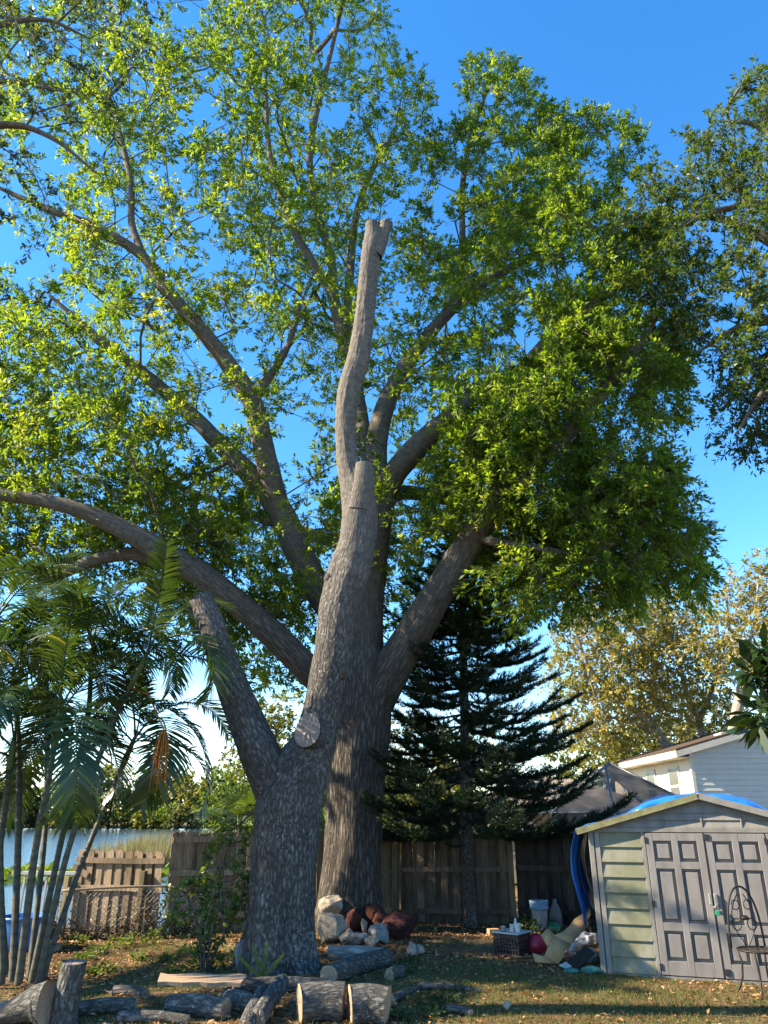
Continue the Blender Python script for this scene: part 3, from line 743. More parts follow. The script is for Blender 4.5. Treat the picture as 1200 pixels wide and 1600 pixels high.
# ------------------------------------------------------------------ Norfolk-type pine
m_needle = leaf_mat('pine_needle', [(0, (.008, .018, .009)), (.6, (.015, .032, .013)), (1, (.03, .055, .018))], .15, (1.1, 1.2, .6), .6, .2)
m_pbark = bark_mat('pine_bark', (.03, .024, .02), (.085, .07, .058), (.17, .15, .125), (.4, .4, .36), .45, (9, 9, 7), .9)
def rope(base_pts, rg, dens, ln, up, out):
    """needles crowding along a path; appends (base, dir, len)"""
    P = np.asarray(base_pts); seg = np.diff(P, axis=0); L_ = np.linalg.norm(seg, axis=1); tot = L_.sum(); m = int(tot*dens)
    t = rg.uniform(0, tot, m); cs = np.concatenate([[0], np.cumsum(L_)]); k = np.clip(np.searchsorted(cs, t) - 1, 0, len(seg) - 1)
    f = (t - cs[k])/L_[k]; p = P[k] + seg[k]*f[:, None]; tdir = unit(seg[k])
    r = rand_unit(m, rg); perp = unit(r - tdir*np.sum(r*tdir, 1, keepdims=True))
    d = unit(perp*.75 + tdir*.55 + np.array([0, 0, up])); out.append((p, d, ln*rg.uniform(.7, 1.2, m)))
def pine_branch(length, seed, sag=.12, rise=.28, side=True):
    rg = np.random.default_rng(seed); t = np.linspace(0, 1, 12)
    x = length*t; z = -sag*length*np.sin(t*math.pi*.8) + rise*length*np.clip(t - .35, 0, 1)**1.6
    y = .06*length*np.sin(t*3 + seed)*t
    main = np.stack([x, y, z], 1); out = []; rope(main[2:], rg, 260, .10, .25, out)
    T = Tubes(); T.add(*ribbon_tube(main, np.linspace(.022, .006, 12), 5))
    nb = int(length*15)
    for k in range(nb):
        f = rg.uniform(.18, .96); i = int(f*11); p = main[i] + (main[i+1] - main[i])*(f*11 - i); s = 1 if k % 2 else -1
        ln = (.50*(1 - f)**.6 + .14)*min(1, length/1.6)*rg.uniform(.7, 1.15)
        q = np.linspace(0, 1, 5)[:, None]
        e = np.array([ln*.75, s*ln*.62, 0]); pp = p + q*e + np.array([0, 0, 1])*(q**1.7)*ln*.30 - np.array([0, 0, 1])*np.sin(q*math.pi)*ln*.08
        rope(pp, rg, 190, .085, .22, out); T.add(*ribbon_tube(pp, np.linspace(.008, .004, 5), 3))
    B = np.vstack([o[0] for o in out]); D = np.vstack([o[1] for o in out]); Ln = np.concatenate([o[2] for o in out])
    n = len(B); sd = unit(np.cross(D, rand_unit(n, rg)))*.006
    V = np.stack([B + sd, B + D*Ln[:, None], B - sd], 1).reshape(-1, 3); Q = np.arange(n*3).reshape(-1, 3)
    V2 = np.vstack(T.V); Q2 = np.vstack(T.Q); Q2 = np.vstack([Q2[:, [0, 1, 2]], Q2[:, [0, 2, 3]]])
    return np_mesh('pine_branch', np.vstack([V, V2]), np.vstack([Q, Q2 + len(V)]), m_needle, np.concatenate([rg.uniform(0, 1, n), np.zeros(len(Q2))]))
pb = on_ground(735, 1447)
pine = empty('norfolk_pine', tuple(pb), label='dark conifer with tiers of upcurved needle ropes in front of the fence', cat='tree')
PH = 7.6
T = Tubes()
rows = catmull(np.array([(0, 0, -.1, .115), (.0, 0, 1.2, .10), (.03, 0, 3, .085), (.08, 0, 5, .06), (.1, 0, PH, .015)]), .05)
bark_tube(T, rows, 30, .012, .06, (.5, .15, 5), 2.7); mobj('trunk', T.mesh('pine_trunk', m_pbark), pine)
rg = np.random.default_rng(8)
pine_meshes = [pine_branch(2.35, 1), pine_branch(2.35, 2, .16, .34), pine_branch(1.9, 3), pine_branch(1.9, 4, .06, .3), pine_branch(1.35, 5), pine_branch(1.35, 6, .05, .35), pine_branch(.8, 7)]
z = 1.72; w = 0
while z < PH - .2:
    f = (z - 1.7)/(PH - 1.7); Lw = 2.7*(1 - f)**.75*(0.86 if z < 1.9 else 1) + .1
    nb = 6 if f < .75 else 5
    for k in range(nb):
        Lb = Lw*rg.uniform(.86, 1.16); c = [m for m in pine_meshes]
        tgt = [2.35, 2.35, 1.9, 1.9, 1.35, 1.35, .8]; i = min(range(7), key=lambda q: abs(tgt[q] - Lb) + rg.uniform(0, .25))
        o = mobj('branch', pine_meshes[i], pine); s = Lb/tgt[i]
        o.scale = (s, s, s); o.location = (.02 + .013*z, 0, z + rg.uniform(-.05, .05))
        o.rotation_euler = (rg.uniform(-.15, .15), rg.uniform(-.06, .10) - .12*f, w*.7 + 2*math.pi*k/nb + rg.uniform(-.2, .2))
    z += rg.uniform(.21, .28); w += 1
o = mobj('branch', pine_meshes[6], pine); o.scale = (.45, .45, .45); o.location = (-.06, -.08, 1.32); o.rotation_euler = (0, 0, R(200))   # low tuft on the bare stem

# ------------------------------------------------------------------ clumping palm
m_palmleaf = leaf_mat('palm_leaflet', [(0, (.016, .038, .010)), (.5, (.035, .07, .016)), (.85, (.07, .11, .022)), (1, (.14, .15, .035))], .38, (1.4, 1.3, .5), .35, .55)
m_stem, nt, b = new_mat('palm_stem'); co = coord(nt, 'Object')
rings = nt.nodes.new('ShaderNodeTexWave'); rings.bands_direction = 'Z'; rings.inputs['Scale'].default_value = 2.6; rings.inputs['Distortion'].default_value = 1.0; nt.links.new(co, rings.inputs[0])
cc = ramp(nt, [(0, (.03, .03, .022)), (.10, (.055, .055, .038)), (1, (.075, .075, .053))], rings.outputs[0])
cc = mixc(nt, maprange(nt, noise(nt, co, 7, 5), .4, .7, 0, .7), cc, (.055, .06, .035)); nt.links.new(cc, b.inputs['Base Color']); b.inputs['Roughness'].default_value = .7
m_crownshaft = plain('palm_crownshaft', (.12, .16, .05), .5, .4, .2, 4, .1)
m_seed = plain('palm_fruit_stalk', (.42, .16, .03), .7, .2, .25, 20, .3)
def frond_mesh(length, arch, seed, n=40, dead=False):
    """arching rachis with two rows of narrow leaflets; grows along +x then bends down"""
    rg = np.random.default_rng(int(seed*10)); t = np.linspace(0, 1, 20); ang = R(62) - arch*t**1.25
    dx = np.cos(ang)*length/19; dz = np.sin(ang)*length/19
    x = np.concatenate([[0], np.cumsum(dx[:-1])]); z = np.concatenate([[0], np.cumsum(dz[:-1])])
    y = .10*length*np.sin(seed)*t**2
    P = np.stack([x, y, z], 1); fr = frames(P); V = []; Fq = []; rr = []
    v1, q1, _ = ribbon_tube(P, np.linspace(.016, .003, 20), 5); V.append(v1); Fq.append(q1); rr.append(np.full(len(q1), .75)); n0 = len(v1)
    for k in range(n):
        f = .16 + .84*(k + .5)/n; i = min(int(f*19), 18); p = P[i] + (P[i+1] - P[i])*(f*19 - i); Tn = fr[i][0]
        upv = unit(np.cross(np.cross(Tn, [0, 0, 1.0]), Tn)) if abs(Tn[2]) < .98 else np.array([-1.0, 0, 0])
        sd = unit(np.cross(Tn, upv))
        for s in (1, -1):
            ln = length*.24*math.sin(math.pi*(.12 + .80*f))**.7*rg.uniform(.85, 1.1); wd = .036*rg.uniform(.8, 1.15)
            d = unit(sd*s*.80 + Tn*(.45 + .35*f) + upv*(.32 + rg.normal(0, .10)))
            g = np.array([0, 0, -1.0]); pts = []
            for q in (0, .35, .7, 1.0): pts.append(p + d*ln*q + g*ln*.34*q*q*rg.uniform(.7, 1.2))
            nr = unit(np.cross(d, Tn)); wv_ = unit(np.cross(d, nr)); ws = (.5, 1.0, .7, .08)
            vv = []
            for q in range(4): vv += [pts[q] + wv_*wd*.5*ws[q], pts[q] - wv_*wd*.5*ws[q]]
            V.append(np.array(vv)); Fq.append(n0 + np.array([[0, 1, 3, 2], [2, 3, 5, 4], [4, 5, 7, 6]])); rr.append(np.full(3, np.clip(rg.normal(.45, .22), 0, 1))); n0 += 8
    return np_mesh('frond', np.vstack(V), np.vstack(Fq), m_palmleaf, np.concatenate(rr))
fronds = [frond_mesh(2.3, R(120), 1, 52), frond_mesh(2.4, R(150), 2.3, 52), frond_mesh(2.1, R(95), 4.0, 48), frond_mesh(2.3, R(175), 5.5, 52), frond_mesh(1.9, R(60), 7.1, 44)]
palm_b = on_ground(40, 1536)
palm = empty('clumping_palm', tuple(palm_b), label='clump of slender ringed palm stems with arching feathery fronds', cat='palm tree')
stems = [  # pixel path and depth, width in pixels, number of fronds
    ([(62, 1525, 10.0, 14), (98, 1360, 10.0, 12), (135, 1240, 10.1, 11), (176, 1130, 10.2, 10), (205, 1070, 10.3, 9)], 8),
    ([(50, 1530, 10.05, 14), (88, 1350, 10.2, 12), (118, 1210, 10.4, 11), (138, 1110, 10.6, 10), (142, 1050, 10.7, 9)], 9),
    ([(30, 1530, 9.9, 16), (55, 1330, 9.8, 14), (74, 1230, 9.8, 12), (84, 1170, 9.8, 11)], 9),
    ([(20, 1525, 10.1, 15), (28, 1330, 10.3, 13), (30, 1200, 10.5, 12), (25, 1100, 10.6, 11)], 7),
    ([(5, 1520, 9.9, 14), (0, 1330, 9.9, 13), (8, 1260, 10.0, 12), (14, 1215, 10, 11)], 8),
    ([(70, 1515, 10.2, 12), (120, 1370, 10.5, 11), (160, 1270, 10.9, 10), (190, 1200, 11.1, 9)], 8),
    ([(-8, 1530, 9.7, 14), (-40, 1340, 9.6, 13), (-60, 1180, 9.6, 12), (-70, 1080, 9.6, 10)], 5),
    ([(10, 1530, 10.4, 13), (-5, 1300, 10.8, 12), (-10, 1120, 11.2, 11), (-5, 1000, 11.4, 9)], 7),
    ([(45, 1530, 10.3, 12), (70, 1300, 10.8, 11), (74, 1150, 11.2, 10), (70, 1040, 11.4, 9)], 7)]
rg = np.random.default_rng(77)
for si, (path, nf) in enumerate(stems):
    rw = smooth_limb(path, .06); rw[0, 2] = -.05; rw[:, 3] *= .8
    V, Q, bc = ribbon_tube(rw[:, :3] - palm_b, rw[:, 3]*(1 + .025*np.sin(np.arange(len(rw))*1.6)), 10)
    st = mobj('stem', np_mesh('palm_stem', V, Q, m_stem, smooth=True), palm)
    top = rw[-1, :3] - palm_b; d = unit(rw[-1, :3] - rw[-8, :3]); r0 = rw[-1, 3]
    mb = MB(); mb.tube([top - d*.05, top + d*.12, top + d*.35, top + d*.55], [r0*1.0, r0*1.5, r0*1.1, r0*.5], 10); mb.build('crownshaft', m_crownshaft, palm)
    a0 = rg.uniform(0, 6.28)
    for k in range(nf):
        low = k/(nf - 1)                            # outer fronds hang lower
        o = mobj('frond', fronds[(1, 3, 0, 3, 1, 2)[(k + si) % 6] if low > .35 else (4, 2, 0)[k % 3]], palm); s = rg.uniform(.75, 1.05)
        o.location = tuple(top + d*(.50 - .25*low)); o.scale = (s, s, s)
        o.rotation_euler = (rg.uniform(-.25, .25), rg.uniform(-.15, .15) + (-.25 + 1.0*low), a0 + k*2.4 + rg.uniform(-.25, .25))
mb = MB(); c0 = AT(256, 1140, 9.7) - palm_b                       # hanging orange fruit stalks
for k in range(26):
    a = rg.uniform(0, 6.28); ln = rg.uniform(.3, .75); q = np.linspace(0, 1, 6)[:, None]
    e = np.array([math.cos(a)*.10, math.sin(a)*.10, 0]); pts = c0 + q**.6*e - np.array([0, 0, 1])*ln*q**1.4
    mb.tube(list(pts), [.007, .007, .009, .007, .006, .004], 4)
mb.tube([AT(205, 1075, 10.3) - palm_b, AT(232, 1085, 10.0) - palm_b, c0], [.014, .012, .01], 6)
fs_o = mb.build('fruit_stalk', m_seed, palm); fs_o['label'] = 'hanging orange fruit stalk'

# ------------------------------------------------------------------ fan palm behind the left fence
def fan_palm(name, label, base, H, nl, rad, seed, rmean=.5):
    root = empty(name, base, label=label, cat='palm tree'); rg = np.random.default_rng(seed)
    mb = MB(); mb.tube([(0, 0, -.2), (0, 0, H*.5), (0, 0, H)], [.12, .11, .10], 10); mb.build('stem', m_stem, root)
    for k in range(nl):
        a = 2.4*k + rg.uniform(-.3, .3); el = rg.uniform(.05, 1.15); hd = np.array([math.cos(a)*math.cos(el), math.sin(a)*math.cos(el), math.sin(el)])
        p0 = np.array([0, 0, H]); p1 = p0 + hd*.55; sd = unit(np.cross(hd, [0, 0, 1.0])); up = np.cross(sd, hd); V = []; Q = []; rr = []
        v1, q1, _ = ribbon_tube(np.array([p0, p0 + hd*.3, p1]), np.array([.014, .012, .010]), 5); V.append(v1); Q.append(q1); n0 = len(v1); rr.append(np.full(len(q1), .7))
        for j in range(22):
            t = (j - 10.5)/10.5*R(125); d = unit(hd*math.cos(t) + sd*math.sin(t)); ln = rad*(1 - .25*abs(j - 10.5)/10.5)*rg.uniform(.9, 1.05)
            e = p1 + d*ln - np.array([0, 0, 1])*ln*.22 + up*.03; m = p1 + d*ln*.55 + up*.04
            w = unit(np.cross(d, up))*.022
            V.append(np.array([p1 + w*.3, p1 - w*.3, m - w, m + w, e - w*.1, e + w*.1])); Q.append(n0 + np.array([[0, 1, 2, 3], [3, 2, 4, 5]])); n0 += 6; rr.append(np.full(2, np.clip(rg.normal(.65, .2), 0, 1)))
        mobj('leaf', np_mesh('fan_leaf', np.vstack(V), np.vstack(Q), m_palmleaf, np.concatenate(rr)), root)
    return root
fp = AT(372, 1290, 16.2)
fan_palm('fan_palm', 'small fan palm showing over the fence beside the lopped trunk', (fp[0], 16.2, hz(fp[0], 16.2)), 1.9, 11, .62, 5)

# ------------------------------------------------------------------ leaf-cloud trees for middle and far distance
def puff_tree(name, label, base, H, W, leafm, barkm, seed, n, leaves, ll, group=None, trunk_h=.35, shape=1.0, trunk_r=None, lean=(0, 0), cat='tree', depth=None, tl=.8, twigs=5):
    rg = np.random.default_rng(seed); base = np.array(base, float)
    tr = trunk_r or H*.022
    rows = catmull(np.array([(*(base + [0, 0, -.3]), tr), (*(base + [lean[0]*.4, lean[1]*.4, H*.3]), tr*.8), (*(base + [lean[0], lean[1], H*.72]), tr*.35)]), H*.03)
    u = rand_unit(n*2, rg)*(rg.uniform(0, 1, (n*2, 1))**.45); lob = 1 + .35*fbm(u*1.7 + seed, 3)[:, None]
    u = (u*lob)[:n]
    c = base + np.array([lean[0], lean[1], H*(.5 + trunk_h*.5)])
    pts = c + u*np.array([W/2, (depth or W)/2, H*(1 - trunk_h)/2*shape]); pts[:, 2] = np.maximum(pts[:, 2], base[2] + H*.06)
    root = empty(name, tuple(base), label=label, cat=cat, group=group); off = tuple(-Vector(tuple(base)))
    T = Tubes(); bark_tube(T, rows, 12, .01, .08, None, seed); t = mobj('trunk', T.mesh(name + '_trunk', barkm), root); t.location = off
    Pn, Pa, Dn, fixed, tips = grow([rows[len(rows)//4:]], pts, H*.07, .12, seed)
    TB = Tubes(); branch_mesh('b', Pn, Pa, fixed, tips, barkm, H*.0012, 2.3, tr*.6, TB)
    V, Q, r = foliage(Pn[tips], Dn[tips], twigs, leaves, tl, ll, ll*.5, seed + 1, up=.1, droop=.2, spread=1.2)
    if H > 4:
        o = mobj('branches', TB.mesh(name + '_br', barkm), root); o.location = off
    o = mobj('crown', np_mesh(name + '_crown', V, Q, leafm, r), root); o.location = off
    return root
m_gold = leaf_mat('golden_leaf', [(0, (.13, .15, .035)), (.4, (.22, .225, .05)), (.75, (.34, .29, .065)), (1, (.42, .32, .08))], .4, (1.25, 1.1, .5))
m_olive = leaf_mat('olive_leaf', [(0, (.035, .05, .018)), (.5, (.07, .085, .028)), (1, (.13, .13, .045))], .3)
m_bright = leaf_mat('bright_leaf', [(0, (.05, .10, .015)), (.5, (.095, .16, .022)), (1, (.17, .22, .035))], .45)
m_yellowg = leaf_mat('yellow_green_leaf', [(0, (.07, .09, .014)), (.5, (.13, .15, .024)), (1, (.22, .21, .04))], .45)

# golden trees behind the neighbour's house, limbs traced
def traced_tree(name, label, limbs, poly, n, y, yh, seed, leafm, group, ll=.19, twigs=6, leaves=14, tl=1.0, rel=.7, keep=None):
    tr = limbs[0]; base = np.array([tr[0, 0], tr[0, 1], hz(tr[0, 0], tr[0, 1])])
    tr = np.vstack([[*base, tr[0, 3]*1.1], tr]); tr[0, 2] -= .2; tr = catmull(tr, .3)
    pts = crown_points(poly, n, y, yh, seed, keep, rel)
    return side_tree(name, label, base, tr, limbs, pts, leafm, m_bark_far, twigs, leaves, tl, ll, ll*.45, seed, group, tip_r=.014, rmax=.14, sides=12, steps=.8)
Y1 = 33.0
lm = [px_rows([(1050, 1180, Y1, 15), (1020, 1135, Y1, 13), (985, 1105, Y1, 11), (950, 1080, Y1, 8), (920, 1040, Y1 - .5, 5), (900, 990, Y1 - 1, 3)], .4),
      px_rows([(1035, 1155, Y1, 9), (1010, 1140, Y1, 8), (985, 1128, Y1, 6), (950, 1120, Y1, 3)], .4),
      px_rows([(1020, 1135, Y1, 8), (1000, 1080, Y1 + .5, 7), (985, 1040, Y1 + .5, 5), (960, 980, Y1 + .5, 3)], .4)]
traced_tree('golden_tree', 'tall tree with golden leaves and limbs leaning towards the conifer', lm, [(880, 960), (930, 930), (1000, 925), (1050, 960), (1062, 1040), (1055, 1110), (1020, 1150), (960, 1170), (900, 1165), (870, 1120), (865, 1030)], 250, Y1, 3.2, 61, m_gold, 'golden trees beyond the house')
lm = [px_rows([(1105, 1180, Y1 + 2, 13), (1092, 1130, Y1 + 2, 11), (1075, 1090, Y1 + 2, 9), (1062, 1040, Y1 + 2, 6), (1045, 980, Y1 + 2, 4)], .4),
      px_rows([(1092, 1130, Y1 + 2, 8), (1112, 1080, Y1 + 2, 7), (1125, 1030, Y1 + 2.5, 5), (1120, 970, Y1 + 3, 3)], .4)]
traced_tree('golden_tree', 'tall tree with golden leaves standing midway along the house roof', lm, [(1000, 930), (1060, 925), (1110, 950), (1135, 1010), (1130, 1100), (1095, 1150), (1050, 1150), (1010, 1080), (990, 1000)], 130, Y1 + 2, 2.6, 63, m_gold, 'golden trees beyond the house')
lm = [px_rows([(1142, 1165, Y1 - 2, 19), (1152, 1110, Y1 - 2, 16), (1162, 1065, Y1 - 2, 14), (1190, 1030, Y1 - 2, 11), (1225, 990, Y1 - 2, 7), (1250, 930, Y1 - 2, 4)], .4),
      px_rows([(1160, 1068, Y1 - 2, 8), (1155, 1025, Y1 - 2, 7), (1140, 985, Y1 - 2, 5), (1135, 930, Y1 - 2, 3)], .4),
      px_rows([(1162, 1065, Y1 - 2, 7), (1168, 1020, Y1 - 2.4, 6), (1180, 960, Y1 - 2.6, 4), (1185, 910, Y1 - 2.6, 3)], .4)]
traced_tree('golden_tree', 'tall tree with golden leaves and pale forked trunk rising over the house ridge', lm, [(1110, 960), (1130, 910), (1150, 885), (1190, 878), (1300, 880), (1330, 1000), (1250, 1080), (1180, 1080), (1120, 1060), (1085, 1010)], 170, Y1 - 2, 2.8, 65, m_gold, 'golden trees beyond the house',
            keep=lambda c: np.where((c[:, 1] > 1060), .4, .9))
# dark tree filling in behind the golden ones
p = AT(1085, 1160, 42); puff_tree('shade_tree', 'dark olive tree low behind the golden trees', (p[0], 42, 0), 8.5, 9, m_olive, m_bark2, 71, 150, 12, .26)
p = AT(955, 1160, 40); puff_tree('bright_tree', 'bright green tree behind the conifer and the screen roof', (p[0], 40, 0), 6.5, 7, m_yellowg, m_bark2, 72, 130, 12, .24)
p = AT(625, 1240, 19); puff_tree('garden_bush', 'yellow green bush behind the fence beside the furrowed trunk', (p[0] - .1, 19.4, 0), 3.3, 3.0, m_yellowg, m_bark2, 73, 110, 14, .11, trunk_h=.12, tl=.3, cat='bush')
p = AT(700, 1200, 26); puff_tree('garden_tree', 'yellow green tree seen through the conifer', (p[0], 26, 0), 5.0, 4.5, m_yellowg, m_bark2, 74, 110, 12, .17, trunk_h=.2, tl=.5)
p = AT(372, 1240, 24); puff_tree('willow_tree', 'bright green tree at the lake edge behind the lopped trunk', (p[0] + .1, 24, -1.2), 4.6, 2.6, m_bright, m_bark2, 75, 120, 14, .13, trunk_h=.1, tl=.45)
p = AT(425, 1130, 26); puff_tree('willow_tree', 'green tree showing in the fork of the lopped trunk', (p[0], 27, -1.0), 7.2, 3.4, m_yellowg, m_bark2, 76, 120, 13, .15, trunk_h=.3, tl=.5)
p = AT(500, 1200, 40)
# the wooded far shore: single trees side by side
rg = np.random.default_rng(90); far_shades = [m_olive, m_bright, m_olive, m_yellowg, m_olive]
names = ['dull olive', 'fresh green', 'dark olive', 'yellowish', 'greyish olive']
xs = np.linspace(-135, 4, 30)
for k, xk in enumerate(xs):
    yk = 184 + rg.uniform(-3, 14) + .03*xk; hk = rg.uniform(10, 15.5)
    puff_tree('shore_tree', 'leafy tree in the wooded far shore of the lake', (xk + rg.uniform(-1.5, 1.5), yk, -.8), hk, rg.uniform(8, 12), far_shades[int(rg.integers(0, 5))], m_bark2, 200 + k, 60, 7, 1.15, 'trees on the far shore', trunk_h=.05, tl=2.0, twigs=4)
for k in range(22):
    xk = -132 + 6.0*k + rg.uniform(-2, 2)
    puff_tree('shore_bush', 'low leafy bush at the waterline of the far shore', (xk, 171 + rg.uniform(0, 5) - 10*math.sin(xk*.021)*.6, -.9), rg.uniform(3, 5.5), rg.uniform(6, 9), far_shades[int(rg.integers(0, 4))], m_bark2, 300 + k, 34, 9, .8, 'bushes on the far shore', trunk_h=.02, tl=1.4, twigs=4, cat='bush')

# reeds and floating leaves at the near shore
m_reed = leaf_mat('reed', [(0, (.10, .11, .04)), (.5, (.2, .19, .08)), (1, (.34, .29, .15))], .3, (1.2, 1.1, .7))
rg = np.random.default_rng(91); K = 5200
rp = np.stack([rg.uniform(-16.5, -12.3, K), rg.uniform(44, 54, K), np.full(K, LAKE_Z - .1)], -1)
hgt = rg.uniform(1.0, 2.2, K)*(0.6 + .5*(fbm(rp*.35, 2) + .5)); d = unit(np.stack([rg.normal(0, .15, K), rg.normal(0, .15, K), np.ones(K)], -1))
sd = unit(np.cross(d, rand_unit(K, rg)))*.03
V = np.stack([rp + sd, rp - sd, rp + d*hgt[:, None]], 1).reshape(-1, 3)
tag(mobj('reeds', np_mesh('reeds', V, np.arange(K*3).reshape(-1, 3), m_reed, rg.uniform(0, 1, K))), 'bed of pale reeds standing in the lake beyond the fence', 'reeds', kind='stuff')
K = 2600; lp = np.stack([rg.uniform(-20, -11, K), rg.uniform(36, 50, K), np.full(K, LAKE_Z + .05)], -1)
lp = lp[fbm(lp*.25, 3) > -.15]; K = len(lp)
V, Q = leaf_quads(lp, unit(rg.normal(size=(K, 3))*[1, 1, .35] + [0, 0, .25]), np.tile([0, 0, 1.0], (K, 1)), rg.uniform(.3, .6, K), rg.uniform(.25, .45, K))
tag(mobj('lily_pads', np_mesh('lily_pads', V, Q, m_bright, rg.uniform(.3, 1, K))), 'mat of green floating leaves along the near lake shore', 'water plants', kind='stuff')

# ------------------------------------------------------------------ leafy sapling before the left fence
m_sap = leaf_mat('sapling_leaf', [(0, (.04, .08, .015)), (.5, (.08, .14, .022)), (.85, (.13, .19, .03)), (1, (.19, .21, .04))], .5, rough=.35, spec=.5)
sb = on_ground(318, 1520)
sap = empty('sapling', tuple(sb), label='young many-stemmed sapling with glossy leaves beside the lopped trunk', cat='sapling')
rg = np.random.default_rng(15); limbs = []
for (path) in ([(316, 1520, 0, 4), (312, 1470, 0, 3.5), (300, 1420, .1, 3), (285, 1390, .2, 2)], [(322, 1520, 0, 4), (330, 1460, 0, 3.5), (345, 1400, .1, 3), (352, 1340, .2, 2.2), (365, 1300, .3, 1.5)],
               [(318, 1520, 0, 4), (322, 1450, -.1, 3), (335, 1390, -.1, 2.5), (338, 1340, 0, 1.6)], [(325, 1518, 0, 3.5), (345, 1470, .2, 3), (372, 1420, .4, 2.4), (385, 1370, .5, 1.6)]):
    limbs.append(smooth_limb([(u, v, sb[1] + dy, w) for u, v, dy, w in path], .08))
for rw in limbs: rw[0, 2] = sb[2] - .03
sp_poly = [(262, 1395), (290, 1372), (318, 1378), (332, 1330), (350, 1288), (385, 1285), (398, 1330), (396, 1420), (375, 1465), (345, 1475), (340, 1505), (305, 1510), (300, 1440), (268, 1425)]
pts = crown_points(sp_poly, 88, sb[1] + .25, .7, 17, None, .16)
Pn, Pa, Dn, fixed, tips = grow(limbs, pts, .12, .12, 5)
TB = Tubes()
for rw in limbs: TB.add(*ribbon_tube(rw[:, :3], rw[:, 3], 6))
branch_mesh('b', Pn, Pa, fixed, tips, m_bark, .003, 2.3, .014, TB)
V, Q, r = foliage(Pn[tips], Dn[tips], 4, 6, .17, .08, .038, 19, up=.2, droop=.3, T=TB, tr=.002)
o = mobj('stems', TB.mesh('sapling_stems', m_bark), sap); o.location = tuple(-Vector(tuple(sb)))
o = mobj('leaves', np_mesh('sapling_leaves', V, Q, m_sap, r), sap); o['kind'] = 'stuff'; o.location = tuple(-Vector(tuple(sb)))

# ------------------------------------------------------------------ broad-leaved tree just right of the picture; a hanging spray shows
m_broad = leaf_mat('broad_leaf', [(0, (.008, .022, .008)), (.6, (.018, .042, .012)), (1, (.04, .07, .016))], .2, rough=.3, spec=.5)  # greens darkened to stand in for shade on the hanging spray
bt = (4.7, 5.2, 0.0)
b_tr = straight([(4.7, 5.2, -.05, .12), (4.7, 5.2, 1.6, .10), (4.6, 5.3, 3.2, .07), (4.5, 5.35, 4.2, .04)], .1)
b_l = [straight([(4.62, 5.28, 2.9, .04), (4.1, 5.4, 3.35, .03), (3.7, 5.5, 3.3, .02), (3.45, 5.5, 3.0, .012)], .1), straight([(4.6, 5.3, 3.2, .04), (4.4, 5.5, 3.9, .03), (4.2, 5.6, 4.4, .02)], .1)]
b_poly = [(1192, 1000), (1260, 960), (1420, 980), (1420, 1160), (1260, 1180), (1200, 1160), (1185, 1130), (1175, 1070)]
pts = crown_points(b_poly, 60, 5.4, .35, 83, None, .14)
side_tree('broadleaf_tree', 'small tree right of the picture whose dark drooping leaves hang before the white house', bt, b_tr, b_l, pts, m_broad, m_bark, 4, 6, .12, .19, .06, 85, tip_r=.004, up=-.3, droop=.5, steps=.15)
# ------------------------------------------------------------------ fences
m_fence = wood_mat('weathered_fence', (.065, .047, .032), (.24, .18, .12), stain=.65)
m_fence_dark = wood_mat('dark_fence', (.02, .016, .013), (.07, .056, .042), stain=.7)  # darker browns than the neighbouring panels
m_post = wood_mat('fence_post_wood', (.09, .072, .04), (.22, .18, .105), (10, 10, 1.0), .3)
def picket_mesh(w, h, t=.018, dog=.03, seed=0):
    random.seed(seed); j = lambda: random.uniform(-.004, .004)
    p = [(-w/2, 0), (w/2, 0), (w/2 + j(), h - dog), (w/2 - dog + j(), h + j()), (-w/2 + dog + j(), h + j()), (-w/2 + j(), h - dog)]
    vs_ = [(x, 0, z) for x, z in p] + [(x, t, z) for x, z in p]
    fs = [tuple(range(6)), tuple(range(11, 5, -1))] + [(i, i + 6, (i+1) % 6 + 6, (i+1) % 6) for i in range(6)]
    return MB().add(vs_, [f[::-1] for f in fs])
